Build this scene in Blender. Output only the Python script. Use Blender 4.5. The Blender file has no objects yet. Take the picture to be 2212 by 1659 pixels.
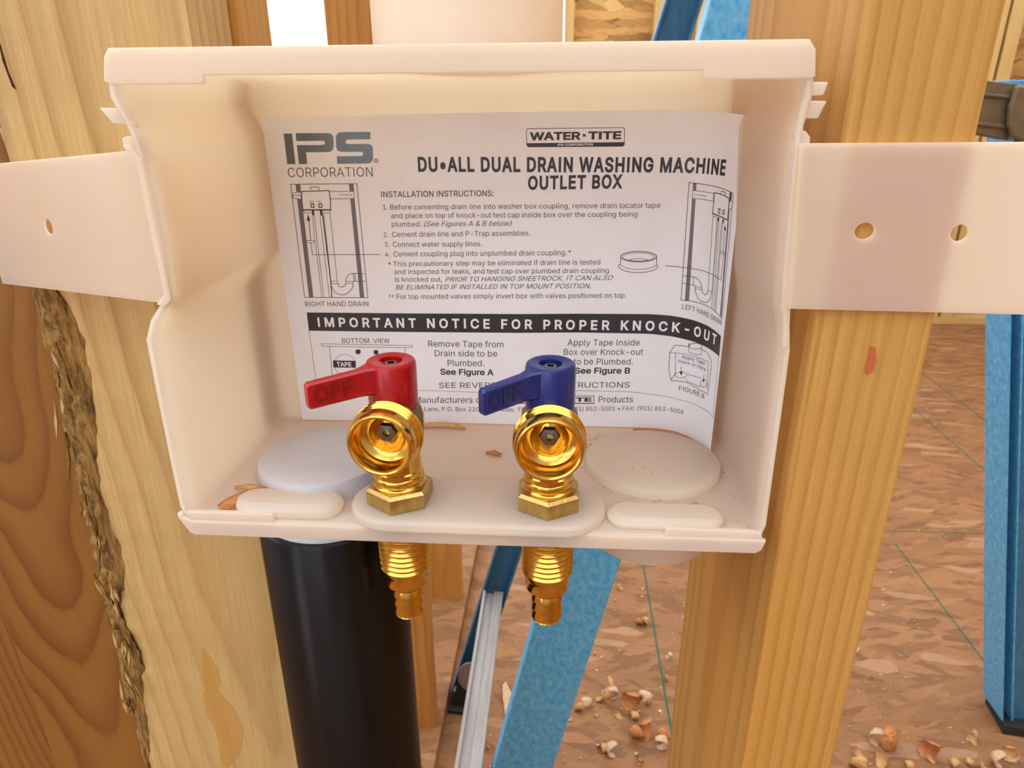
import bpy, math, random
from mathutils import Vector, Matrix
from mathutils import noise as mnoise
from mathutils.geometry import delaunay_2d_cdt

# ------------------------------------------------------------------ camera, world, lights, exposure
scene = bpy.context.scene
COL = scene.collection
FLOOR = 1.2                      # the outlet box's datum is 1.2 m above the floor; lengths below are millimetres from it

def W(x, y, z):
    return Vector((x / 1000, y / 1000, z / 1000 + FLOOR))

pitch, yaw, roll = math.radians(21.9), math.radians(4.0), math.radians(-0.3)
fwd = Vector((-math.sin(yaw) * math.cos(pitch), math.cos(yaw) * math.cos(pitch), -math.sin(pitch)))
rgt = Vector((math.cos(yaw), math.sin(yaw), 0)); up = rgt.cross(fwd)
r2 = rgt * math.cos(roll) + up * math.sin(roll); u2 = -rgt * math.sin(roll) + up * math.cos(roll)
cam_data = bpy.data.cameras.new('camera')
cam_data.sensor_fit = 'HORIZONTAL'; cam_data.sensor_width = 36.0
cam_data.lens = 36.0 * 1500 / 2212
cam_data.clip_start = 0.01; cam_data.clip_end = 100
cam_data.dof.use_dof = True; cam_data.dof.focus_distance = 0.27; cam_data.dof.aperture_fstop = 32
cam = bpy.data.objects.new('camera', cam_data); COL.objects.link(cam)
m = Matrix((r2, u2, -fwd)).transposed().to_4x4(); m.translation = W(0, -225, 0)
cam.matrix_world = m
scene.camera = cam

world = bpy.data.worlds.new('sky'); scene.world = world; world.use_nodes = True
bg = world.node_tree.nodes['Background']
bg.inputs[0].default_value = (0.86, 0.92, 1.0, 1); bg.inputs[1].default_value = 6.5   # bright overcast sky

def area_light(name, loc, target, sx, sy, power, color):
    l = bpy.data.lights.new(name, 'AREA'); l.shape = 'RECTANGLE'; l.size = sx; l.size_y = sy
    l.energy = power; l.color = color
    o = bpy.data.objects.new(name, l); COL.objects.link(o); o.location = loc
    o.rotation_euler = (Vector(target) - Vector(loc)).to_track_quat('-Z', 'Y').to_euler()
    return o
# portals only steer the sampling of the sky through the room's openings, both seen and added
def portal(x0, x1, z0, z1, y, facing):
    o = area_light('window_portal', W((x0 + x1) / 2, y, (z0 + z1) / 2), W((x0 + x1) / 2, y + facing * 100, (z0 + z1) / 2), abs(x1 - x0) / 1000, (z1 - z0) / 1000, 1, (1, 1, 1))
    o.data.cycles.is_portal = True
portal(-1450, -50, -350, 950, -2605, 1)
portal(-2500, -1700, -1200, 850, -2605, 1)
portal(-1610, 0, -520, 900, 3930, -1)
portal(840, 990, -700, 900, 3930, -1)
o = area_light('window_portal', W(-3400, -550, 250), W(0, -550, 250), 1.9, 1.1, 1, (1, 1, 1)); o.data.cycles.is_portal = True
o = area_light('window_portal', W(3390, 2050, 275), W(0, 2050, 275), 1.3, 1.15, 1, (1, 1, 1)); o.data.cycles.is_portal = True

scene.view_settings.view_transform = 'Standard'; scene.view_settings.look = 'None'
scene.view_settings.gamma = 1.0; scene.view_settings.use_curve_mapping = False
scene.view_settings.exposure = -1.26
scene.cycles.max_bounces = 8; scene.cycles.diffuse_bounces = 4; scene.cycles.glossy_bounces = 4
scene.cycles.transmission_bounces = 6; scene.cycles.caustics_reflective = False; scene.cycles.caustics_refractive = False
scene.cycles.use_denoising = True; scene.cycles.use_adaptive_sampling = True; scene.cycles.adaptive_threshold = 0.025

# ------------------------------------------------------------------ materials
def new_mat(name, col=(0.8, 0.8, 0.8), rough=0.5, metal=0.0, spec=0.5, coat=0.0):
    m = bpy.data.materials.new(name); m.use_nodes = True
    b = m.node_tree.nodes['Principled BSDF']
    b.inputs['Base Color'].default_value = (*col, 1); b.inputs['Roughness'].default_value = rough
    b.inputs['Metallic'].default_value = metal; b.inputs['Specular IOR Level'].default_value = spec
    b.inputs['Coat Weight'].default_value = coat
    return m

class N:
    """tiny node-building helper"""
    def __init__(s, m): s.t = m.node_tree; s.b = s.t.nodes['Principled BSDF']
    def n(s, kind, **kw):
        x = s.t.nodes.new(kind)
        for k, v in kw.items(): setattr(x, k, v)
        return x
    def l(s, a, b): s.t.links.new(a, b)
    def math(s, op, a, b=None, c=None):
        x = s.n('ShaderNodeMath', operation=op)
        for i, v in enumerate((a, b, c)):
            if v is None: continue
            if isinstance(v, (int, float)): x.inputs[i].default_value = v
            else: s.l(v, x.inputs[i])
        return x.outputs[0]
    def coords(s, scale=(1, 1, 1), rot=(0, 0, 0), loc=(0, 0, 0)):
        tc = s.n('ShaderNodeTexCoord'); mp = s.n('ShaderNodeMapping')
        mp.inputs['Scale'].default_value = scale; mp.inputs['Rotation'].default_value = rot; mp.inputs['Location'].default_value = loc
        s.l(tc.outputs['Object'], mp.inputs[0]); return mp.outputs[0]
    def noise(s, vec, scale=5, detail=4, rough=0.55):
        x = s.n('ShaderNodeTexNoise'); s.l(vec, x.inputs['Vector'])
        x.inputs['Scale'].default_value = scale; x.inputs['Detail'].default_value = detail; x.inputs['Roughness'].default_value = rough
        return x.outputs[0]
    def ramp(s, fac, stops, interp='LINEAR'):
        x = s.n('ShaderNodeValToRGB'); x.color_ramp.interpolation = interp
        e = x.color_ramp.elements
        while len(e) > 2: e.remove(e[-1])
        for i, (p, c) in enumerate(stops):
            el = e[i] if i < 2 else e.new(p)
            el.position = p; el.color = (*c, 1) if len(c) == 3 else c
        s.l(fac, x.inputs[0]); return x.outputs[0]
    def mix(s, fac, a, b, mode='MIX'):
        x = s.n('ShaderNodeMix', data_type='RGBA', blend_type=mode)
        for sock, v in ((x.inputs[0], fac), (x.inputs[6], a), (x.inputs[7], b)):
            if isinstance(v, (int, float)): sock.default_value = v
            elif isinstance(v, tuple): sock.default_value = (*v, 1) if len(v) == 3 else v
            else: s.l(v, sock)
        return x.outputs[2]
    def bump(s, h, strength=0.3, dist=0.001):
        x = s.n('ShaderNodeBump'); x.inputs['Strength'].default_value = strength; x.inputs['Distance'].default_value = dist
        s.l(h, x.inputs['Height']); s.l(x.outputs[0], s.b.inputs['Normal'])
    def color(s, c): s.l(c, s.b.inputs['Base Color'])

def wood(name, light, dark, centre=(0, 0), pitch=4.0, tilt=(0.0, 0.0), wander=6.0, wscale=1.6, tone=0.25, dark_amt=1.0, fibre=0.25, rough=0.62, band=0.72, tint=None):
    """sawn softwood: growth rings round a pith line, wandering along the length, with stretched fibre grain (lengths in mm)"""
    m = new_mat(name, light, rough, spec=0.3); g = N(m)
    tc = g.n('ShaderNodeTexCoord'); sep = g.n('ShaderNodeSeparateXYZ'); g.l(tc.outputs['Object'], sep.inputs[0])
    big = g.n('ShaderNodeTexNoise'); mp = g.n('ShaderNodeMapping'); mp.inputs['Scale'].default_value = (1.5, 1.5, 1.0)
    g.l(tc.outputs['Object'], mp.inputs[0]); g.l(mp.outputs[0], big.inputs['Vector'])
    big.inputs['Scale'].default_value = wscale * 2.2; big.inputs['Detail'].default_value = 2.5; big.inputs['Roughness'].default_value = 0.45
    sc = g.n('ShaderNodeSeparateColor'); g.l(big.outputs['Color'], sc.inputs[0])
    def axis(out, c, t, chan):
        v = g.math('MULTIPLY_ADD', out, 1000, -c)
        v = g.math('ADD', v, g.math('MULTIPLY', sep.outputs[2], 1000 * t))
        return g.math('ADD', v, g.math('MULTIPLY', g.math('SUBTRACT', sc.outputs[chan], 0.5), wander * 2))
    ax = axis(sep.outputs[0], centre[0], tilt[0], 0); ay = axis(sep.outputs[1], centre[1], tilt[1], 1)
    d = g.math('SQRT', g.math('ADD', g.math('MULTIPLY', ax, ax), g.math('MULTIPLY', ay, ay)))
    fine = g.noise(g.coords((90, 90, 5)), 3.0, 4, 0.6)
    d = g.math('ADD', d, g.math('MULTIPLY', g.math('SUBTRACT', fine, 0.5), 1.3))
    fr = g.math('FRACT', g.math('DIVIDE', d, pitch))
    ring = g.ramp(fr, [(0.0, (0.25, 0.25, 0.25)), (0.12, (0, 0, 0)), (band - 0.25, (0.12, 0.12, 0.12)), (band + 0.1, (0.75, 0.75, 0.75)), (0.93, (1, 1, 1)), (1.0, (0.25, 0.25, 0.25))])
    var = g.noise(g.coords((6, 6, 1.3), loc=(3, 1, 7)), 2.0, 3)
    amt = g.math('MULTIPLY', ring, g.math('MULTIPLY_ADD', var, 1.4 * dark_amt, -0.1 * dark_amt))
    amt.node.use_clamp = True
    c = g.mix(amt, light, dark)
    fib = g.noise(g.coords((420, 420, 9)), 2.0, 3, 0.7)
    c = g.mix(g.math('MULTIPLY', g.ramp(fib, [(0.35, (0, 0, 0)), (0.75, (1, 1, 1))]), fibre), c, tuple(v * 0.62 for v in dark))
    tn = g.noise(g.coords((9, 9, 2.2), loc=(1, 5, 2)), 1.5, 2)
    c = g.mix(g.math('MULTIPLY', g.ramp(tn, [(0.35, (0, 0, 0)), (0.7, (1, 1, 1))]), tone), c, tint or dark)
    g.color(c); g.bump(g.math('ADD', g.math('MULTIPLY', fib, 0.6), g.math('MULTIPLY', ring, 0.5)), 0.25, 0.0004)
    return m

def osb(name, base, scale=1.0, contrast=1.0, vertical=False, dusty=None):
    """oriented strand board: overlapping long flakes of several tones"""
    m = new_mat(name, base, 0.65, spec=0.3); g = N(m)
    def flakes(ang, sx, sy, off):
        rot = (math.radians(90), ang, 0) if vertical else (0, 0, ang)
        vec = g.coords((1, 1, 1), rot, off)
        wob = g.n('ShaderNodeTexNoise'); g.l(vec, wob.inputs['Vector']); wob.inputs['Scale'].default_value = 14 * scale; wob.inputs['Detail'].default_value = 3
        add = g.n('ShaderNodeVectorMath', operation='MULTIPLY_ADD'); g.l(wob.outputs['Color'], add.inputs[0])
        add.inputs[1].default_value = (0.03 / scale, 0.03 / scale, 0); g.l(vec, add.inputs[2])
        sc = g.n('ShaderNodeVectorMath', operation='MULTIPLY'); g.l(add.outputs[0], sc.inputs[0]); sc.inputs[1].default_value = (sx * scale, sy * scale, 0.001)
        v = g.n('ShaderNodeTexVoronoi', voronoi_dimensions='2D'); g.l(sc.outputs[0], v.inputs['Vector']); v.inputs['Scale'].default_value = 1.0
        s = g.n('ShaderNodeSeparateColor'); g.l(v.outputs['Color'], s.inputs[0]); return s.outputs, v.outputs['Distance']
    a, da = flakes(0.1, 8, 36, (0, 0, 0)); b, db = flakes(0.5, 8, 34, (3.3, 1, 0)); c, dc = flakes(-0.35, 10, 42, (7.1, 4, 0))
    sel = g.math('GREATER_THAN', b[1], 0.55); sel2 = g.math('GREATER_THAN', c[1], 0.62)
    val = g.mix(sel, a[0], b[0]); val = g.mix(sel2, val, c[0])
    fine = g.noise(g.coords((30, 160, 60) if not vertical else (30, 60, 160)), 1.6 * scale, 4, 0.7)
    val = g.mix(0.5, val, fine)
    k = lambda f: tuple(min(1, x * f) for x in base)
    mid = 0.5; w = 0.26 / contrast
    dk = (base[0] * 0.50, base[1] * 0.42, base[2] * 0.38)
    col = g.ramp(val, [(mid - w, dk), (mid - w * 0.45, k(0.78)), (mid, k(1.0)), (mid + w * 0.6, k(1.18)), (mid + w, (min(1, base[0] * 1.38), min(1, base[1] * 1.5), min(1, base[2] * 1.7)))])
    lo = g.noise(g.coords((1.2, 1.2, 1.2)), 2.2, 3)
    col = g.mix(g.math('MULTIPLY', g.ramp(lo, [(0.35, (0, 0, 0)), (0.68, (1, 1, 1))]), 0.35), col, dusty or (base[0] * 0.72, base[1] * 0.6, base[2] * 0.5))
    pale = g.math('MULTIPLY', g.math('GREATER_THAN', a[2], 0.93), 0.45)
    col = g.mix(pale, col, (min(1, base[0] * 1.7), min(1, base[1] * 2.1), min(1, base[2] * 2.9)))
    dash = g.noise(g.coords((26, 120, 60) if not vertical else (26, 60, 120), loc=(4, 2, 0)), 1.4, 3, 0.6)
    col = g.mix(g.math('MULTIPLY', g.ramp(dash, [(0.64, (0, 0, 0)), (0.72, (1, 1, 1))]), 0.55), col, (base[0] * 0.3, base[1] * 0.25, base[2] * 0.25))
    g.color(col); g.bump(val, 0.35, 0.0015)
    return m

def plastic(name, col, trans_col, trans=0.42, rough=0.32):
    """milky polyethylene: glossy skin over a body that passes light"""
    m = new_mat(name, col, rough, spec=0.45); g = N(m)
    dirt = g.noise(g.coords((1, 1, 1)), 60, 5, 0.6)
    g.color(g.mix(g.math('MULTIPLY', g.ramp(dirt, [(0.5, (0, 0, 0)), (0.8, (1, 1, 1))]), 0.35), col, (col[0] * 0.9, col[1] * 0.82, col[2] * 0.7)))
    g.bump(g.noise(g.coords((1, 1, 1)), 140, 3), 0.03, 0.001)
    tr = g.n('ShaderNodeBsdfTranslucent'); tr.inputs[0].default_value = (*trans_col, 1)
    mx = g.n('ShaderNodeMixShader'); mx.inputs[0].default_value = trans
    out = m.node_tree.nodes['Material Output']
    g.l(g.b.outputs[0], mx.inputs[1]); g.l(tr.outputs[0], mx.inputs[2]); g.l(mx.outputs[0], out.inputs['Surface'])
    return m

def streaky(name, c1, c2, scale=(60, 60, 6), rough=0.4, bump=0.1, spec=0.5, metal=0.0, detail=5):
    m = new_mat(name, c1, rough, metal, spec); g = N(m)
    f = g.noise(g.coords(scale), 2.0, detail, 0.65)
    g.color(g.mix(g.ramp(f, [(0.38, (0, 0, 0)), (0.68, (1, 1, 1))]), c1, c2)); g.bump(f, bump, 0.001)
    return m

M = {}
M['plastic'] = plastic('milky_polyethylene', (0.93, 0.865, 0.82), (0.985, 0.88, 0.70), 0.66)
M['strap'] = plastic('thin_milky_strap', (0.93, 0.88, 0.84), (0.98, 0.87, 0.69), 0.76)
M['cap'] = plastic('grey_cap_plastic', (0.60, 0.55, 0.55), (0.8, 0.72, 0.66), 0.15)
M['white'] = new_mat('white_hub_plastic', (0.74, 0.80, 0.84), 0.3)
M['paper'] = plastic('paper', (0.88, 0.87, 0.92), (0.9, 0.8, 0.72), 0.16, 0.75)
M['ink'] = new_mat('black_ink', (0.028, 0.022, 0.022), 0.42)
M['ink_soft'] = new_mat('thin_black_ink', (0.075, 0.068, 0.075), 0.45)
M['ink_grey'] = new_mat('grey_screen_ink', (0.16, 0.14, 0.15), 0.5)
M['ink_logo'] = new_mat('glossy_logo_ink', (0.07, 0.085, 0.09), 0.28, spec=0.9)
M['paper_print'] = new_mat('unprinted_lettering', (0.82, 0.79, 0.82), 0.7)
M['brass'] = streaky('polished_brass', (0.76, 0.46, 0.095), (0.66, 0.38, 0.07), (200, 200, 200), 0.16, 0.04, metal=1.0)
M['brass_nut'] = streaky('machined_brass', (0.62, 0.43, 0.15), (0.50, 0.33, 0.10), (300, 300, 60), 0.33, 0.15, metal=1.0)
M['brass_dull'] = streaky('dull_brown_brass', (0.36, 0.25, 0.14), (0.28, 0.19, 0.11), (200, 200, 60), 0.38, 0.1, metal=0.9)
M['steel'] = new_mat('steel_ball_nut', (0.26, 0.25, 0.24), 0.16, 1.0)
M['red'] = streaky('red_enamel', (0.40, 0.004, 0.007), (0.33, 0.003, 0.006), (90, 90, 90), 0.24, 0.02, spec=0.5)
M['blue'] = streaky('blue_enamel', (0.010, 0.020, 0.15), (0.008, 0.016, 0.12), (90, 90, 90), 0.24, 0.02, spec=0.5)
M['red_relief'] = new_mat('red_relief_shade', (0.20, 0.003, 0.005), 0.4)  # darker red stands in for the relief shade on the raised letters
M['blue_relief'] = new_mat('blue_relief_shade', (0.006, 0.012, 0.07), 0.4)  # deeper blue, likewise relief shade put into the letter colour
M['abs'] = streaky('black_abs', (0.006, 0.004, 0.0035), (0.012, 0.007, 0.005), (40, 40, 4), 0.22, 0.02, spec=0.22)
M['flat_stud'] = wood('pale_spruce_flat_stud', (0.59, 0.375, 0.14), (0.31, 0.14, 0.03), centre=(-172, 150), pitch=6.5, tilt=(0.03, 0.02), wander=11, wscale=1.3, tone=0.4, dark_amt=1.0, fibre=0.42, band=0.82, tint=(0.50, 0.29, 0.10))
M['side_stud'] = wood('fir_side_stud', (0.55, 0.29, 0.07), (0.36, 0.14, 0.018), centre=(-58, 66), pitch=5.0, tilt=(-0.006, 0.012), wander=4, wscale=1.1, tone=0.45, dark_amt=1.0, tint=(0.52, 0.20, 0.025))
M['brown_stud'] = wood('shaded_brown_stud', (0.29, 0.115, 0.016), (0.15, 0.045, 0.005), centre=(-322, 140), pitch=7.5, tilt=(0.02, 0.12), wander=22, wscale=2.0, tone=0.35, dark_amt=1.15)  # dark base also carries the shade behind the flat stud
M['far_stud'] = wood('orange_fir_stud', (0.62, 0.28, 0.06), (0.36, 0.13, 0.02), centre=(-200, 900), pitch=9, wander=8, tone=0.5)
M['bounce_wall'] = new_mat('grey_white_bounce_wall', (0.62, 0.64, 0.70), 0.8)  # pale neutral chosen for cool bounce off the added walls
M['back_stud'] = wood('yellow_pine_stud', (0.70, 0.46, 0.17), (0.50, 0.28, 0.08), centre=(100, 3600), pitch=12, wander=10, tone=0.3)
M['bark'] = streaky('rough_bark', (0.36, 0.185, 0.05), (0.045, 0.02, 0.008), (170, 170, 34), 0.85, 0.8, spec=0.1, detail=8)
M['osb_floor'] = osb('strand_board_floor', (0.29, 0.128, 0.048), 1.3, 0.68, dusty=(0.20, 0.07, 0.02))
M['osb_wall'] = osb('strand_board_wall', (0.50, 0.26, 0.07), 0.55, 1.35, vertical=True)
M['shaving'] = streaky('fresh_wood_shaving', (0.60, 0.33, 0.13), (0.52, 0.24, 0.08), (80, 80, 300), 0.6, 0.2, spec=0.2)
M['shaving_pale'] = streaky('pale_wood_shaving', (0.66, 0.44, 0.27), (0.50, 0.28, 0.13), (80, 80, 300), 0.6, 0.2, spec=0.2)
M['shaving_dark'] = streaky('orange_wood_shaving', (0.56, 0.22, 0.07), (0.34, 0.11, 0.03), (80, 80, 300), 0.6, 0.2, spec=0.2)
M['chalk'] = new_mat('green_chalk', (0.045, 0.12, 0.065), 0.9, spec=0.1)
M['chalk_pale'] = new_mat('pale_green_chalk', (0.17, 0.20, 0.13), 0.9, spec=0.1)
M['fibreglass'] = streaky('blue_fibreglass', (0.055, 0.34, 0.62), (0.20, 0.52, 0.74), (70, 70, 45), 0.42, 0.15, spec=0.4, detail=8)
M['fibreglass_shaded'] = streaky('shaded_blue_fibreglass', (0.035, 0.15, 0.27), (0.06, 0.20, 0.33), (45, 45, 10), 0.45, 0.1, spec=0.4)  # darker copy of the blue, paints shade onto the ladder parts
M['aluminium'] = streaky('brushed_aluminium', (0.40, 0.36, 0.32), (0.30, 0.26, 0.23), (40, 3, 40), 0.5, 0.1, metal=0.5)
M['rubber'] = new_mat('black_rubber', (0.02, 0.018, 0.016), 0.7)
M['bronze'] = streaky('brown_anodised_metal', (0.20, 0.135, 0.07), (0.15, 0.10, 0.055), (30, 30, 30), 0.5, 0.1, metal=0.4)
M['stain'] = new_mat('red_stain', (0.50, 0.10, 0.035), 0.7)
M['resin'] = wood('resin_stained_wood', (0.56, 0.31, 0.085), (0.44, 0.20, 0.035), centre=(-172, 150), pitch=6.5, tilt=(0.03, 0.02), wander=11, wscale=1.3, tone=0.4, dark_amt=0.6)
M['split'] = new_mat('dark_wood_split', (0.06, 0.02, 0.012), 0.9, spec=0.1)
M['galv'] = new_mat('galvanised_shoe', (0.34, 0.32, 0.34), 0.4, 0.5)

# ------------------------------------------------------------------ mesh helpers (all input in mm)
def tag(o, label=None, cat=None, group=None, kind=None):
    if label: o['label'] = label
    if cat: o['category'] = cat
    if group: o['group'] = group
    if kind: o['kind'] = kind
    return o

def obj(name, geo, mat, parent=None, loc=(0, 0, 0), smooth=None, bevel=0, world=True, rot=None):
    """geo = (verts, faces) in mm. A top-level object stands at loc (mm from the datum); a child is in its parent's space."""
    v, f = geo
    me = bpy.data.meshes.new(name); me.from_pydata([(a / 1000, b / 1000, c / 1000) for a, b, c in v], [], f); me.update()
    me.materials.append(M[mat] if isinstance(mat, str) else mat)
    o = bpy.data.objects.new(name, me); COL.objects.link(o)
    if parent is not None:
        o.parent = parent; o.location = Vector(loc) / 1000
    else:
        o.location = W(*loc) if world else Vector(loc) / 1000
    if rot: o.rotation_euler = rot
    if bevel:
        b = o.modifiers.new('bevel', 'BEVEL'); b.width = bevel / 1000; b.segments = 2; b.limit_method = 'ANGLE'; b.angle_limit = math.radians(35)
    if smooth is not None:
        me.polygons.foreach_set('use_smooth', [True] * len(me.polygons)); me.set_sharp_from_angle(angle=math.radians(smooth))
    return o

def empty(name, loc, rot=None):
    o = bpy.data.objects.new(name, None); COL.objects.link(o); o.location = W(*loc); o.empty_display_size = 0.02
    if rot: o.rotation_euler = rot
    return o

def merge(*gs):
    V, F = [], []
    for v, f in gs:
        n = len(V); V += list(v); F += [tuple(i + n for i in q) for q in f]
    return V, F

def box(x0, x1, y0, y1, z0, z1):
    v = [(x, y, z) for z in (z0, z1) for y in (y0, y1) for x in (x0, x1)]
    return v, [(0, 2, 3, 1), (4, 5, 7, 6), (0, 1, 5, 4), (2, 6, 7, 3), (0, 4, 6, 2), (1, 3, 7, 5)]

def board(x0, x1, y0, y1, z0, z1, n=30, jit=0.4, seed=0):
    """a sawn board along z with slightly uneven edges"""
    rnd = random.Random(seed); V = []; F = []
    for i in range(n + 1):
        z = z0 + (z1 - z0) * i / n
        for x, y in ((x0, y0), (x1, y0), (x1, y1), (x0, y1)):
            V.append((x + rnd.uniform(-jit, jit), y + rnd.uniform(-jit, jit), z))
    for i in range(n):
        for k in range(4): a = i * 4 + k; b = i * 4 + (k + 1) % 4; F.append((a, b, b + 4, a + 4))
    F.append((3, 2, 1, 0)); a = n * 4; F.append((a, a + 1, a + 2, a + 3))
    return V, F

def prism(pts, h0, h1, axis='z'):
    """extrude a polygon. axis z: pts (x,y); axis y: pts (x,z) extruded in y"""
    n = len(pts)
    if axis == 'z': V = [(x, y, h0) for x, y in pts] + [(x, y, h1) for x, y in pts]
    else: V = [(x, h0, z) for x, z in pts] + [(x, h1, z) for x, z in pts]
    area = sum(pts[i][0] * pts[(i + 1) % n][1] - pts[(i + 1) % n][0] * pts[i][1] for i in range(n))
    flip = (area < 0) != (axis == 'y')
    F = [tuple(range(n))[::-1], tuple(range(n, 2 * n))] + [(i, (i + 1) % n, n + (i + 1) % n, n + i) for i in range(n)]
    if flip: F = [q[::-1] for q in F]
    return V, F

def lathe(prof, seg=40, axis='z', closed=False, poly=None):
    """turn (r, h) round the axis; poly = list of per-segment radius factors"""
    V = []; F = []
    for r, h in prof:
        for k in range(seg):
            a = 2 * math.pi * k / seg; rr = r * (poly[k] if poly else 1)
            V.append((rr * math.cos(a), rr * math.sin(a), h))
    n = len(prof)
    for i in range(n - 1 if not closed else n):
        for k in range(seg):
            j = (i + 1) % n
            F.append((i * seg + k, i * seg + (k + 1) % seg, j * seg + (k + 1) % seg, j * seg + k))
    if not closed:
        if prof[0][0] > 0.01: F.append(tuple(range(seg))[::-1])
        if prof[-1][0] > 0.01: F.append(tuple((n - 1) * seg + k for k in range(seg)))
    if axis == '-y': V = [(x, -h, y) for x, y, h in V]      # h grows towards the viewer
    return V, F

def move(g, dx=0, dy=0, dz=0, rz=0):
    c, s = math.cos(rz), math.sin(rz)
    return [(x * c - y * s + dx, x * s + y * c + dy, z + dz) for x, y, z in g[0]], g[1]

def plate2d(outer, holes, t, res=1):
    """flat plate with holes: 2-D curve filled and extruded, returned as (verts mm, faces) in x,y with thickness z 0..t"""
    cu = bpy.data.curves.new('tmp', 'CURVE'); cu.dimensions = '2D'; cu.fill_mode = 'BOTH'; cu.extrude = t / 2
    for loop in [outer] + holes:
        s = cu.splines.new('POLY'); s.points.add(len(loop) - 1); s.use_cyclic_u = True
        for p, (x, y) in zip(s.points, loop): p.co = (x, y, 0, 1)
    o = bpy.data.objects.new('tmp', cu); COL.objects.link(o)
    me = bpy.data.meshes.new_from_object(o)
    V = [(v.co.x, v.co.y, v.co.z + t / 2) for v in me.vertices]; F = [tuple(p.vertices) for p in me.polygons]
    bpy.data.objects.remove(o); bpy.data.curves.remove(cu); bpy.data.meshes.remove(me)
    return V, F

def circle(cx, cy, r, n=28, ry=None):
    return [(cx + r * math.cos(2 * math.pi * k / n), cy + (ry or r) * math.sin(2 * math.pi * k / n)) for k in range(n)]

def stadium(x0, x1, cy, r, n=14):
    return [(x1 + r * math.cos(a), cy + r * math.sin(a)) for a in [math.pi * (-0.5 + k / n) for k in range(n + 1)]] + \
           [(x0 + r * math.cos(a), cy + r * math.sin(a)) for a in [math.pi * (0.5 + k / n) for k in range(n + 1)]]

def copy_tree(root):
    r = root.copy(); COL.objects.link(r)
    for ch in list(root.children):
        c = ch.copy(); COL.objects.link(c); c.parent = r
        for g in list(ch.children):
            d = g.copy(); COL.objects.link(d); d.parent = c
    return r

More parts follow.
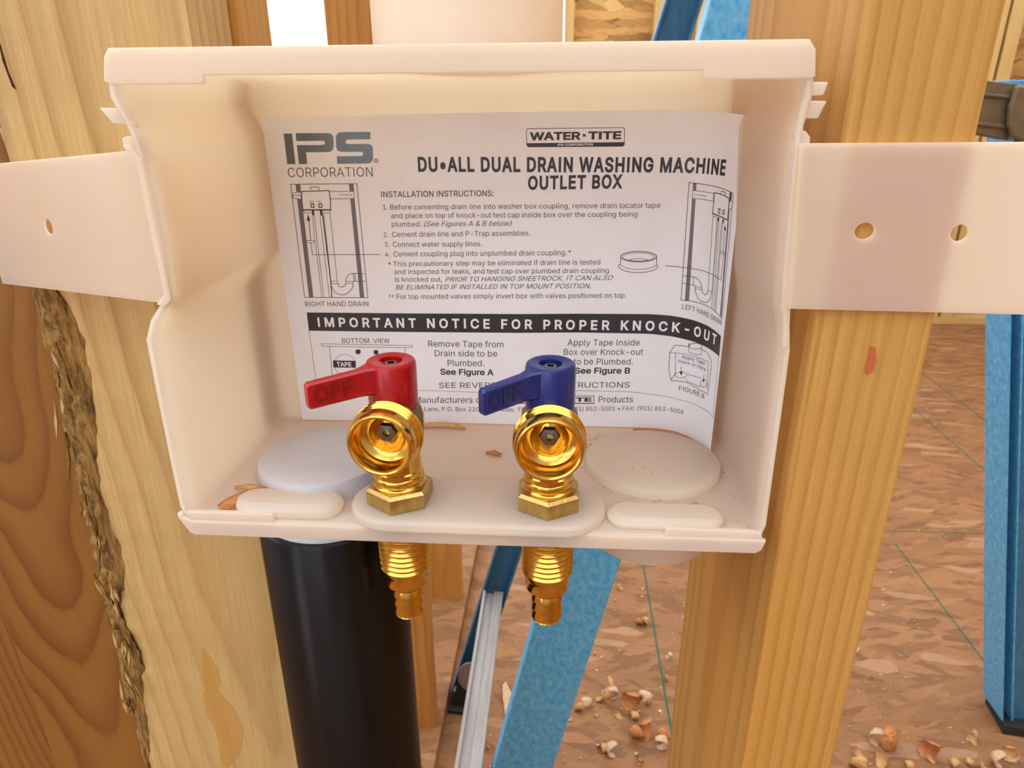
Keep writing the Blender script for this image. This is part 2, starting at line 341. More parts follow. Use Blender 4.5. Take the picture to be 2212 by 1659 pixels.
# ---- artwork of the printed sheet: distance along the sheet (mm), height (mm)
PRINT_TEXT = [
    ('CORPORATION', 8.85, -29.57, 47.35, -29.26, 3.98, 'l'),
    ('DU•ALL DUAL DRAIN WASHING MACHINE', 67.81, -27.3, 204.09, -27.54, 6.83, 'bc'),
    ('OUTLET BOX', 116.39, -34.91, 157.75, -34.19, 6.39, 'bc'),
    ('INSTALLATION INSTRUCTIONS:', 50.41, -38.29, 101.15, -37.62, 2.57, 'm'),
    ('1.', 50.8, -43.71, 53.0, -43.66, 2.15, ''),
    ('Before cementing drain line into washer box coupling, remove drain locator tape', 54.18, -43.7, 174.69, -42.39, 2.25, ''),
    ('and place on top of knock-out test cap inside box over the coupling being', 54.34, -47.51, 164.83, -46.26, 2.27, ''),
    ('plumbed.', 54.31, -51.29, 67.88, -51.21, 2.29, ''),
    ('(See Figures A & B below)', 69.25, -51.1, 109.18, -50.61, 2.29, 'i'),
    ('2.', 50.3, -56.11, 52.31, -56.05, 2.22, ''),
    ('Cement drain line and P-Trap assemblies.', 54.13, -55.97, 117.41, -54.95, 2.31, ''),
    ('3.', 50.36, -60.57, 52.42, -60.51, 2.24, ''),
    ('Connect water supply lines.', 54.2, -60.53, 95.4, -59.95, 2.34, ''),
    ('4.', 50.18, -65.03, 52.54, -65.01, 2.26, ''),
    ('Cement coupling plug into unplumbed drain coupling.*', 54.21, -65.0, 136.03, -63.63, 2.37, ''),
    ('*', 51.37, -70.01, 52.62, -70.0, 2.39, ''),
    ('This precautionary step may be eliminated if drain line is tested', 53.75, -69.55, 149.47, -67.79, 2.28, ''),
    ('and inspected for leaks, and test cap over plumbed drain coupling', 53.93, -73.27, 153.62, -71.67, 2.3, ''),
    ('is knocked out,', 53.94, -76.89, 76.32, -76.63, 2.33, ''),
    ('PRIOR TO HANGING SHEETROCK. IT CAN ALSO', 77.85, -76.61, 155.64, -74.92, 2.2, 'i'),
    ('BE ELIMINATED IF INSTALLED IN TOP MOUNT POSITION.', 54.08, -80.67, 145.72, -78.89, 2.23, 'i'),
    ('**', 50.63, -85.57, 52.86, -85.54, 2.49, ''),
    ('For top mounted valves simply invert box with valves positioned on top.', 54.33, -85.22, 162.12, -83.23, 2.36, ''),
    ('RIGHT HAND DRAIN', 9.61, -89.32, 40.36, -88.89, 2.39, ''),
    ('LEFT HAND DRAIN', 187.98, -87.31, 213.23, -88.96, 2.3, ''),
    ('IMPORTANT NOTICE FOR PROPER KNOCK-OUT', 14.75, -99.57, 210.87, -98.81, 4.82, 'bw'),
    ('BOTTOM  VIEW', 25.79, -107.62, 49.36, -107.34, 2.38, ''),
    ('Remove Tape from', 68.13, -108.81, 104.82, -108.54, 3.08, ''),
    ('Drain side to be', 71.2, -113.67, 101.73, -113.34, 3.11, ''),
    ('Plumbed.', 77.34, -118.63, 95.26, -118.41, 3.14, ''),
    ('See Figure A', 73.49, -123.36, 99.87, -123.16, 3.17, 'b'),
    ('SEE REVERSE SIDE FOR INSTRUCTIONS', 72.53, -130.44, 166.31, -128.08, 2.85, ''),
    ('Apply Tape Inside', 135.59, -107.06, 169.74, -106.43, 3.03, ''),
    ('Box over Knock-out', 133.91, -111.86, 171.59, -111.12, 3.06, ''),
    ('to be Plumbed.', 138.78, -116.69, 167.16, -116.11, 3.1, ''),
    ('See Figure B', 139.36, -121.4, 166.06, -120.83, 3.12, 'b'),
    ('Manufacturers of', 59.79, -138.81, 94.68, -137.95, 3.29, ''),
    ('Products', 151.59, -136.3, 168.33, -135.88, 3.21, ''),
    ('k Lane, P.O. Box 220', 62.03, -143.19, 92.49, -142.69, 2.3, ''),
    ('ville, TN', 103.22, -142.54, 115.52, -142.23, 2.28, ''),
    ('(901) 853-5001 • FAX: (901) 853-5008', 137.18, -141.42, 193.51, -139.2, 2.26, ''),
    ('TAPE', 21.95, -119.91, 29.32, -119.88, 2.33, 'bw'),
    ('Apply Tape', 189.95, -111.2, 204.12, -110.51, 1.81, ''),
    ('Here or Here', 188.59, -113.61, 205.23, -113.08, 1.62, ''),
    ('FIGURE B', 190.0, -127.42, 206.0, -126.42, 2.24, ''),
    ('WATER', 117.08, -14.25, 138.96, -14.05, 3.28, 'b'),
    ('TITE', 142.06, -13.96, 156.14, -13.85, 3.27, 'b'),
    ('IPS CORPORATION', 128.96, -16.53, 144.44, -16.38, 0.94, 'bwi'),
    ('WATER TITE', 109.28, -136.84, 148.2, -136.01, 2.25, 'b'),
    ('R', 48.92, -23.15, 49.75, -23.15, 0.97, ''),
]
PRINT_FILL = [
    ('logo', 'k', [(9.1, -11.2), (12.8, -11.2), (12.8, -24.0), (9.1, -24.0)]),
    ('logo', 'k', [(14.5, -11.0), (28.4, -11.1), (29.7, -11.2), (30.3, -11.5), (30.8, -12.0), (31.0, -12.6), (31.1, -13.2), (30.8, -16.5), (30.6, -17.4), (30.2, -18.0), (29.6, -18.5), (29.0, -18.8), (28.2, -18.9), (18.2, -19.0), (18.1, -23.9), (14.4, -24.0), (14.4, -16.0), (25.8, -16.0), (26.2, -15.9), (26.8, -15.6), (27.1, -15.1), (27.0, -14.5), (26.4, -14.2), (14.4, -14.3)]),
    ('logo', 'k', [(47.7, -10.6), (47.4, -13.6), (37.6, -13.7), (37.2, -13.7), (36.6, -14.1), (36.3, -14.7), (36.5, -15.3), (37.1, -15.6), (45.8, -15.6), (46.0, -15.6), (46.8, -15.7), (47.4, -16.0), (47.9, -16.4), (48.2, -17.0), (48.2, -17.6), (48.0, -21.4), (48.0, -21.6), (47.8, -22.2), (47.4, -22.8), (46.9, -23.3), (46.2, -23.6), (45.5, -23.7), (31.7, -23.9), (31.9, -20.7), (42.7, -20.6), (43.0, -20.6), (43.6, -20.2), (43.8, -19.7), (43.7, -19.1), (43.1, -18.8), (34.5, -18.8), (34.2, -18.8), (33.4, -18.7), (32.8, -18.4), (32.3, -17.9), (32.0, -17.2), (32.0, -16.5), (32.2, -13.1), (32.2, -12.9), (32.4, -12.2), (32.8, -11.6), (33.4, -11.1), (34.1, -10.8), (34.8, -10.7)]),
    ('brand_badge', 'k', [(115.7, -15.4), (157.6, -15.0), (157.5, -16.0), (156.8, -16.7), (116.6, -16.9), (115.8, -16.3)]),
    ('brand_badge', 'k', [(139.5, -11.4), (140.4, -11.9), (141.1, -11.5), (140.9, -12.3), (141.3, -13.1), (140.4, -12.6), (139.6, -13.1), (139.9, -12.3)]),
    ('notice_band', 'q', [(9.9, -92.4), (63.4, -92.2), (112.1, -91.8), (140.9, -91.2), (173.6, -90.9), (183.3, -91.2), (189.8, -91.6), (195.9, -91.8), (203.5, -92.1), (208.8, -92.7), (214.2, -93.5), (214.6, -102.7), (209.1, -102.2), (204.1, -101.9), (196.3, -101.7), (190.1, -101.6), (183.7, -101.1), (174.2, -100.5), (141.2, -100.4), (112.1, -101.1), (62.8, -101.5), (9.9, -101.6)]),
    ('drain_diagram', 'g', [(11.7, -32.7), (13.9, -32.7), (13.8, -36.0), (11.8, -36.1)]),
    ('drain_diagram', 'g', [(11.7, -39.0), (13.8, -39.5), (14.0, -84.8), (11.9, -84.9)]),
    ('drain_diagram', 'g', [(36.2, -32.5), (38.2, -32.5), (38.2, -35.6), (36.2, -35.7)]),
    ('drain_diagram', 'g', [(36.2, -39.0), (38.1, -39.0), (38.7, -84.6), (36.6, -84.7)]),
    ('drain_diagram', 'k', [(10.3, -37.6), (10.2, -37.8), (9.8, -37.8), (9.7, -37.6), (9.9, -37.3), (10.2, -37.3)]),
    ('drain_diagram', 'k', [(11.6, -37.6), (11.5, -37.8), (11.2, -37.8), (11.0, -37.6), (11.2, -37.3), (11.5, -37.3)]),
    ('drain_diagram', 'k', [(13.0, -37.6), (12.9, -37.8), (12.6, -37.8), (12.4, -37.6), (12.6, -37.3), (12.9, -37.3)]),
    ('drain_diagram', 'k', [(31.9, -37.2), (31.7, -37.5), (31.4, -37.5), (31.3, -37.2), (31.5, -37.0), (31.8, -37.0)]),
    ('drain_diagram', 'k', [(33.2, -37.2), (33.0, -37.5), (32.7, -37.5), (32.6, -37.2), (32.7, -37.0), (33.0, -37.0)]),
    ('drain_diagram', 'k', [(34.4, -37.2), (34.2, -37.5), (34.0, -37.5), (33.8, -37.2), (34.0, -37.0), (34.3, -37.0)]),
    ('drain_diagram', 'k', [(35.7, -37.2), (35.5, -37.5), (35.2, -37.5), (35.1, -37.2), (35.3, -37.0), (35.6, -37.0)]),
    ('drain_diagram', 'k', [(37.0, -37.2), (36.8, -37.5), (36.5, -37.5), (36.4, -37.2), (36.6, -37.0), (36.9, -37.0)]),
    ('drain_diagram', 'k', [(17.9, -44.2), (18.9, -44.2), (18.8, -46.4), (17.9, -46.4)]),
    ('drain_diagram', 'k', [(21.6, -44.1), (22.8, -44.1), (22.7, -46.4), (21.6, -46.4)]),
    ('drain_diagram', 'k', [(15.0, -48.9), (16.6, -48.7), (16.0, -45.8)]),
    ('mirrored_drain_diagram', 'g', [(187.9, -31.6), (189.5, -31.7), (189.6, -34.6), (188.0, -34.5)]),
    ('mirrored_drain_diagram', 'g', [(188.1, -38.1), (189.7, -38.2), (191.0, -83.3), (189.0, -83.5)]),
    ('mirrored_drain_diagram', 'k', [(208.6, -33.6), (210.1, -33.8), (210.4, -36.8), (208.9, -36.9)]),
    ('mirrored_drain_diagram', 'g', [(208.9, -40.3), (209.8, -40.2), (212.8, -85.4), (211.4, -85.0)]),
    ('mirrored_drain_diagram', 'k', [(189.3, -36.3), (189.2, -36.5), (189.0, -36.6), (188.8, -36.3), (188.9, -36.0), (189.2, -36.0)]),
    ('mirrored_drain_diagram', 'k', [(190.6, -36.3), (190.5, -36.6), (190.2, -36.6), (190.1, -36.4), (190.2, -36.1), (190.4, -36.1)]),
    ('mirrored_drain_diagram', 'k', [(191.9, -36.4), (191.8, -36.7), (191.5, -36.7), (191.4, -36.4), (191.5, -36.1), (191.7, -36.1)]),
    ('mirrored_drain_diagram', 'k', [(193.2, -36.4), (193.1, -36.7), (192.8, -36.8), (192.6, -36.5), (192.8, -36.2), (193.0, -36.2)]),
    ('mirrored_drain_diagram', 'k', [(194.5, -36.5), (194.4, -36.8), (194.1, -36.8), (193.9, -36.5), (194.0, -36.3), (194.3, -36.2)]),
    ('mirrored_drain_diagram', 'k', [(202.4, -44.3), (203.3, -44.4), (203.5, -46.1), (202.5, -46.1)]),
    ('mirrored_drain_diagram', 'k', [(205.6, -44.7), (206.6, -44.8), (206.7, -46.5), (205.8, -46.4)]),
    ('mirrored_drain_diagram', 'k', [(207.7, -46.8), (208.9, -49.0), (207.3, -49.0)]),
    ('bottom_view_drawing', 'k', [(34.6, -112.0), (34.4, -112.6), (34.0, -113.1), (33.4, -113.3), (32.8, -113.3), (32.3, -113.1), (32.0, -112.6), (31.9, -112.1), (32.1, -111.5), (32.5, -111.0), (33.1, -110.8), (33.7, -110.8), (34.2, -111.0), (34.5, -111.5)]),
    ('bottom_view_drawing', 'k', [(43.4, -112.1), (43.2, -112.7), (42.9, -113.1), (42.4, -113.4), (41.8, -113.4), (41.3, -113.1), (41.0, -112.7), (40.9, -112.2), (41.1, -111.6), (41.5, -111.2), (42.0, -110.9), (42.5, -110.9), (43.0, -111.2), (43.3, -111.6)]),
    ('bottom_view_drawing', 'k', [(20.2, -116.8), (31.6, -116.8), (31.4, -120.4), (20.1, -120.5)]),
    ('box_drawing', 'k', [(189.5, -117.9), (191.2, -117.5), (190.5, -119.8)]),
    ('box_drawing', 'k', [(203.4, -117.5), (205.1, -116.9), (204.4, -119.0)]),
]
PRINT_LINE = [
    ('logo', 1.0, [(50.1, -22.6), (50.0, -23.0), (49.6, -23.3), (49.2, -23.4), (48.8, -23.3), (48.5, -23.0), (48.4, -22.6), (48.6, -22.2), (48.9, -21.9), (49.4, -21.8), (49.8, -21.9), (50.0, -22.2), (50.1, -22.6)]),
    ('brand_badge', 4.5, [(116.6, -9.5), (156.4, -9.2), (156.4, -9.2), (156.9, -9.3), (157.3, -9.7), (157.4, -10.2), (157.6, -15.8), (157.6, -15.8), (157.5, -16.2), (157.1, -16.6), (156.6, -16.7), (116.8, -16.9), (116.8, -16.9), (116.3, -16.8), (116.0, -16.4), (115.8, -15.9), (115.6, -10.4), (115.6, -10.4), (115.7, -10.0), (116.0, -9.6), (116.6, -9.5)]),
    ('diagram_border', 3, [(9.9, -101.7), (10.7, -133.1)]),
    ('diagram_border', 3, [(10.7, -133.0), (63.2, -131.9), (91.5, -132.3)]),
    ('diagram_border', 3, [(101.7, -131.3), (141.5, -130.3), (164.9, -130.2), (176.3, -131.2), (190.6, -132.2), (201.1, -131.6), (210.6, -131.0), (215.2, -132.0)]),
    ('diagram_border', 3, [(214.2, -102.7), (215.2, -132.0)]),
    ('drain_diagram', 5, [(9.5, -32.7), (39.8, -32.4), (40.4, -84.7), (9.7, -84.9), (9.5, -32.7)]),
    ('drain_diagram', 4, [(9.5, -36.6), (13.6, -36.0), (13.6, -39.3), (10.0, -38.7), (9.5, -36.6)]),
    ('drain_diagram', 4, [(26.8, -35.8), (38.0, -35.7), (38.0, -38.9), (26.8, -39.0), (26.8, -35.8)]),
    ('drain_diagram', 7, [(14.2, -35.8), (26.8, -35.4), (27.0, -39.7), (26.7, -43.9), (13.8, -44.0), (13.8, -39.5), (14.2, -35.8)]),
    ('drain_diagram', 5, [(18.2, -35.1), (18.6, -33.8), (22.2, -33.9), (22.2, -35.2)]),
    ('drain_diagram', 8, [(17.8, -41.2), (19.1, -41.2), (19.0, -42.8), (17.8, -42.8), (17.8, -41.2)]),
    ('drain_diagram', 4, [(17.0, -40.2), (19.1, -40.1)]),
    ('drain_diagram', 8, [(21.5, -41.2), (22.8, -41.2), (22.7, -42.8), (21.4, -42.8), (21.5, -41.2)]),
    ('drain_diagram', 4, [(20.6, -40.2), (22.8, -40.1)]),
    ('drain_diagram', 10, [(13.8, -44.0), (26.7, -43.9)]),
    ('drain_diagram', 4, [(14.2, -44.2), (14.2, -45.3), (17.6, -45.3)]),
    ('drain_diagram', 4, [(23.0, -45.3), (26.3, -45.2), (26.4, -44.2)]),
    ('drain_diagram', 4, [(17.8, -46.4), (18.1, -84.8)]),
    ('drain_diagram', 4, [(18.8, -46.4), (19.1, -84.9)]),
    ('drain_diagram', 4, [(21.4, -46.6), (21.8, -84.9)]),
    ('drain_diagram', 9, [(22.7, -46.4), (23.3, -76.9), (23.0, -84.8)]),
    ('drain_diagram', 4, [(26.2, -45.2), (26.4, -76.9)]),
    ('drain_diagram', 4, [(23.2, -45.2), (23.4, -76.9)]),
    ('drain_diagram', 4, [(23.4, -76.9), (26.4, -76.9), (26.5, -78.1), (23.5, -78.1), (23.4, -76.9)]),
    ('drain_diagram', 4, [(30.5, -77.0), (33.9, -76.9), (33.8, -77.9), (30.4, -77.9), (30.5, -77.0)]),
    ('drain_diagram', 5, [(26.5, -78.1), (26.6, -78.0), (26.7, -78.6), (26.9, -79.0), (27.3, -79.4), (27.8, -79.6), (28.3, -79.7), (28.9, -79.6), (29.4, -79.4), (29.8, -79.0), (30.2, -78.5), (30.4, -78.0), (30.4, -77.9)]),
    ('drain_diagram', 5, [(23.3, -77.5), (23.3, -78.7), (23.5, -79.9), (23.9, -80.9), (24.5, -81.8), (25.3, -82.6), (26.2, -83.1), (27.2, -83.4), (28.3, -83.5), (29.5, -83.3), (30.5, -82.8), (31.5, -82.2), (32.4, -81.4), (33.1, -80.4), (33.7, -79.3), (34.0, -78.1), (34.0, -77.8)]),
    ('drain_diagram', 5, [(30.5, -77.0), (30.9, -75.2), (32.0, -73.8), (33.4, -73.2), (34.4, -73.1), (39.8, -73.2)]),
    ('drain_diagram', 5, [(34.1, -76.9), (39.7, -76.8)]),
    ('drain_diagram', 5, [(34.4, -73.1), (34.5, -76.9)]),
    ('drain_diagram', 5, [(35.1, -73.1), (35.2, -76.9)]),
    ('drain_diagram', 6, [(16.1, -48.7), (15.8, -57.7)]),
    ('drain_diagram', 4, [(13.7, -57.9), (17.5, -57.8), (17.5, -58.8), (13.8, -58.9), (13.7, -57.9)]),
    ('drain_diagram', 5, [(15.8, -58.8), (15.9, -64.4), (47.9, -64.1)]),
    ('mirrored_drain_diagram', 5, [(186.2, -31.4), (189.5, -31.6), (193.8, -31.9), (199.0, -32.2), (205.0, -32.8), (211.3, -33.8), (211.5, -41.8), (212.2, -57.3), (212.9, -71.2), (213.5, -86.1), (208.0, -84.4), (203.8, -83.6), (199.0, -83.1), (194.7, -83.1), (190.9, -83.2), (187.2, -83.4), (186.2, -31.4)]),
    ('mirrored_drain_diagram', 4, [(188.1, -34.6), (192.4, -34.8), (198.6, -35.1), (198.7, -38.3), (192.7, -38.0), (188.1, -37.9), (188.1, -34.6)]),
    ('mirrored_drain_diagram', 7, [(198.8, -34.7), (204.1, -35.1), (208.4, -36.0), (208.8, -38.0), (209.1, -44.7), (203.7, -43.9), (198.9, -43.3), (199.1, -38.6), (198.8, -34.7)]),
    ('mirrored_drain_diagram', 5, [(202.7, -34.9), (202.8, -33.7), (205.7, -34.0), (205.6, -35.3)]),
    ('mirrored_drain_diagram', 7, [(202.3, -40.9), (203.4, -40.9), (203.4, -42.7), (202.4, -42.7), (202.3, -40.9)]),
    ('mirrored_drain_diagram', 7, [(205.2, -41.1), (206.2, -41.1), (206.3, -42.8), (205.3, -42.8), (205.2, -41.1)]),
    ('mirrored_drain_diagram', 4, [(209.0, -37.0), (211.6, -37.1), (211.1, -40.0), (209.2, -39.9), (209.0, -37.0)]),
    ('mirrored_drain_diagram', 9, [(198.9, -43.3), (203.7, -43.9), (209.1, -44.7)]),
    ('mirrored_drain_diagram', 4, [(199.4, -44.4), (202.0, -44.7)]),
    ('mirrored_drain_diagram', 4, [(199.4, -43.4), (201.0, -76.7)]),
    ('mirrored_drain_diagram', 4, [(202.0, -44.7), (203.6, -76.1)]),
    ('mirrored_drain_diagram', 4, [(202.7, -46.2), (204.5, -83.4)]),
    ('mirrored_drain_diagram', 4, [(203.6, -46.1), (205.8, -83.5)]),
    ('mirrored_drain_diagram', 4, [(206.0, -46.5), (207.7, -84.3)]),
    ('mirrored_drain_diagram', 4, [(205.1, -46.2), (207.0, -84.2)]),
    ('mirrored_drain_diagram', 5, [(179.0, -68.0), (183.0, -68.1), (187.0, -68.3), (190.1, -68.3), (193.2, -68.4), (197.3, -68.4), (201.4, -68.8), (205.5, -69.3), (209.1, -70.1), (209.1, -59.2)]),
    ('mirrored_drain_diagram', 4, [(207.1, -58.0), (209.7, -58.2), (209.7, -59.0), (207.1, -58.8), (207.1, -58.0)]),
    ('mirrored_drain_diagram', 5, [(207.7, -48.6), (208.5, -58.0)]),
    ('mirrored_drain_diagram', 5, [(187.2, -72.0), (192.8, -72.0), (194.8, -72.6), (196.3, -74.1), (197.3, -76.7), (198.0, -78.2), (199.6, -78.7), (200.6, -77.9), (201.0, -76.7)]),
    ('mirrored_drain_diagram', 5, [(187.2, -75.4), (193.2, -75.7), (193.8, -78.4), (195.6, -81.2), (198.0, -82.2), (200.9, -81.9), (202.9, -79.9), (203.6, -76.1)]),
    ('mirrored_drain_diagram', 4, [(192.1, -72.0), (192.3, -75.7)]),
    ('mirrored_drain_diagram', 4, [(193.4, -76.1), (197.2, -76.2)]),
    ('mirrored_drain_diagram', 4, [(193.6, -77.0), (197.5, -77.1)]),
    ('mirrored_drain_diagram', 4, [(200.8, -76.4), (203.9, -76.5)]),
    ('coupling_plug_drawing', 6, [(174.7, -63.9), (174.6, -64.4), (174.3, -64.8), (173.7, -65.1), (172.9, -65.5), (172.0, -65.8), (170.8, -66.0), (169.6, -66.2), (168.2, -66.4), (166.8, -66.4), (165.4, -66.4), (164.0, -66.3), (162.7, -66.1), (161.5, -65.9), (160.5, -65.6), (159.7, -65.3), (159.1, -64.9), (158.7, -64.5), (158.6, -64.1), (158.6, -63.7), (159.0, -63.3), (159.6, -62.9), (160.4, -62.6), (161.3, -62.3), (162.5, -62.0), (163.7, -61.8), (165.1, -61.7), (166.5, -61.7), (167.9, -61.7), (169.2, -61.8), (170.5, -61.9), (171.7, -62.2), (172.7, -62.4), (173.5, -62.8), (174.2, -63.1), (174.6, -63.5), (174.7, -63.9)]),
    ('coupling_plug_drawing', 4, [(173.8, -64.1), (173.7, -64.4), (173.4, -64.7), (172.9, -65.0), (172.2, -65.3), (171.3, -65.6), (170.3, -65.8), (169.2, -65.9), (168.0, -66.0), (166.8, -66.1), (165.5, -66.0), (164.3, -66.0), (163.2, -65.8), (162.1, -65.7), (161.2, -65.4), (160.5, -65.2), (160.0, -64.9), (159.6, -64.6), (159.5, -64.2), (159.6, -63.9), (159.9, -63.6), (160.4, -63.3), (161.1, -63.0), (162.0, -62.8), (163.0, -62.6), (164.1, -62.4), (165.3, -62.3), (166.5, -62.3), (167.8, -62.3), (169.0, -62.4), (170.1, -62.5), (171.1, -62.7), (172.0, -62.9), (172.8, -63.1), (173.3, -63.4), (173.6, -63.8), (173.8, -64.1)]),
    ('coupling_plug_drawing', 5, [(158.6, -64.2), (158.6, -67.6), (157.9, -68.0), (157.8, -68.6), (158.0, -69.0), (158.3, -69.4), (158.8, -69.7), (159.3, -70.0), (160.0, -70.3), (160.8, -70.6), (161.7, -70.8), (162.6, -71.0), (163.6, -71.2), (164.7, -71.3), (165.8, -71.3), (166.9, -71.3), (168.0, -71.3), (169.1, -71.2), (170.1, -71.1), (171.1, -70.9), (172.0, -70.7), (172.8, -70.4), (173.6, -70.2), (174.2, -69.9), (174.7, -69.5), (175.1, -69.2), (175.4, -68.8), (175.5, -68.4), (175.0, -67.4), (174.7, -64.0)]),
    ('coupling_plug_drawing', 4, [(158.8, -67.8), (159.1, -68.2), (159.5, -68.5), (160.1, -68.8), (160.8, -69.1), (161.6, -69.3), (162.6, -69.5), (163.6, -69.7), (164.7, -69.8), (165.8, -69.9), (166.9, -69.9), (168.0, -69.8), (169.2, -69.8), (170.2, -69.6), (171.2, -69.4), (172.1, -69.2), (172.9, -68.9), (173.6, -68.6), (174.1, -68.3), (174.5, -68.0), (174.8, -67.6)]),
    ('coupling_plug_drawing', 4, [(162.3, -65.8), (162.7, -65.6), (163.3, -65.4), (164.0, -65.2), (164.8, -65.1), (165.8, -65.0), (166.7, -65.0), (167.6, -65.0), (168.6, -65.0), (169.4, -65.2), (170.1, -65.3), (170.7, -65.5), (171.2, -65.7)]),
    ('bottom_view_drawing', 4, [(15.4, -108.2), (60.5, -108.4), (60.3, -109.5), (15.5, -109.5), (15.4, -108.2)]),
    ('bottom_view_drawing', 4, [(19.1, -109.6), (19.2, -125.0)]),
    ('bottom_view_drawing', 4, [(56.8, -109.4), (55.8, -130.2)]),
    ('bottom_view_drawing', 3, [(31.2, -118.7), (31.0, -119.8), (30.5, -120.9), (29.9, -121.9), (29.1, -122.7), (28.1, -123.4), (27.0, -123.9), (25.9, -124.2), (24.8, -124.2), (23.7, -124.0), (22.7, -123.5), (21.9, -122.9), (21.2, -122.1), (20.8, -121.1), (20.5, -120.0), (20.5, -118.9), (20.8, -117.8), (21.2, -116.7), (21.9, -115.7), (22.7, -114.8), (23.7, -114.2), (24.7, -113.7), (25.8, -113.4), (27.0, -113.4), (28.0, -113.6), (29.0, -114.0), (29.8, -114.7), (30.5, -115.5), (30.9, -116.5), (31.2, -117.5), (31.2, -118.7)]),
    ('box_drawing', 5, [(184.1, -109.2), (186.1, -105.3), (189.2, -105.0), (193.0, -104.8), (193.0, -103.0), (193.3, -104.3), (193.5, -103.7), (194.2, -103.2), (195.2, -102.6), (196.5, -102.1), (197.9, -101.8), (199.2, -101.7), (200.1, -101.8), (200.7, -102.1), (200.8, -104.0), (204.7, -104.1), (208.2, -106.4), (209.0, -109.5), (208.8, -116.4), (208.4, -123.2), (205.2, -123.2), (201.6, -123.4), (194.0, -122.4), (185.8, -123.2), (184.3, -117.5), (184.1, -109.2)]),
    ('box_drawing', 4, [(200.8, -102.4), (200.6, -102.9), (200.1, -103.4), (199.3, -104.0), (198.3, -104.5), (197.1, -104.9), (195.8, -105.2), (194.7, -105.3), (194.0, -105.1), (193.5, -104.8), (193.3, -104.4), (193.4, -103.9), (193.8, -103.4), (194.5, -102.9), (195.5, -102.5), (196.7, -102.1), (197.9, -101.8), (199.0, -101.7), (199.9, -101.8), (200.5, -102.0), (200.8, -102.4)]),
    ('box_drawing', 4, [(193.2, -104.7), (193.3, -107.3), (197.2, -107.5), (200.8, -106.5), (200.7, -103.2)]),
    ('box_drawing', 4, [(184.2, -109.2), (186.8, -109.0), (195.1, -108.6), (206.3, -108.2)]),
    ('box_drawing', 4, [(186.8, -109.0), (187.6, -119.1), (185.7, -123.0)]),
    ('box_drawing', 4, [(206.3, -108.2), (207.5, -120.9)]),
    ('box_drawing', 4, [(193.4, -118.7), (193.2, -119.2), (192.7, -119.8), (192.0, -120.3), (191.0, -120.8), (189.9, -121.0), (188.9, -121.1), (188.2, -120.8), (187.7, -120.5), (187.5, -120.0), (187.6, -119.5), (188.0, -119.0), (188.7, -118.6), (189.6, -118.3), (190.7, -118.0), (191.7, -117.9), (192.6, -118.0), (193.1, -118.3), (193.4, -118.7)]),
    ('box_drawing', 4, [(207.1, -118.4), (207.0, -119.1), (206.6, -119.9), (205.8, -120.5), (204.9, -121.0), (203.9, -121.2), (203.0, -121.2), (202.4, -120.9), (202.1, -120.3), (202.2, -119.6), (202.6, -118.9), (203.4, -118.2), (204.3, -117.7), (205.3, -117.5), (206.2, -117.6), (206.8, -117.9), (207.1, -118.4)]),
    ('box_drawing', 4, [(193.3, -118.4), (202.5, -117.5)]),
    ('box_drawing', 4, [(192.6, -120.7), (194.0, -121.8), (201.4, -122.0), (203.1, -121.1)]),
    ('box_drawing', 5, [(190.1, -115.5), (190.4, -118.3)]),
    ('box_drawing', 4, [(204.1, -115.1), (204.2, -117.6)]),
    ('small_badge', 1.3, [(107.5, -133.9), (149.2, -132.9), (149.4, -136.9), (107.4, -137.9), (107.5, -133.9)]),
    ('small_badge', 1.8, [(107.4, -137.9), (149.4, -136.9)]),
]

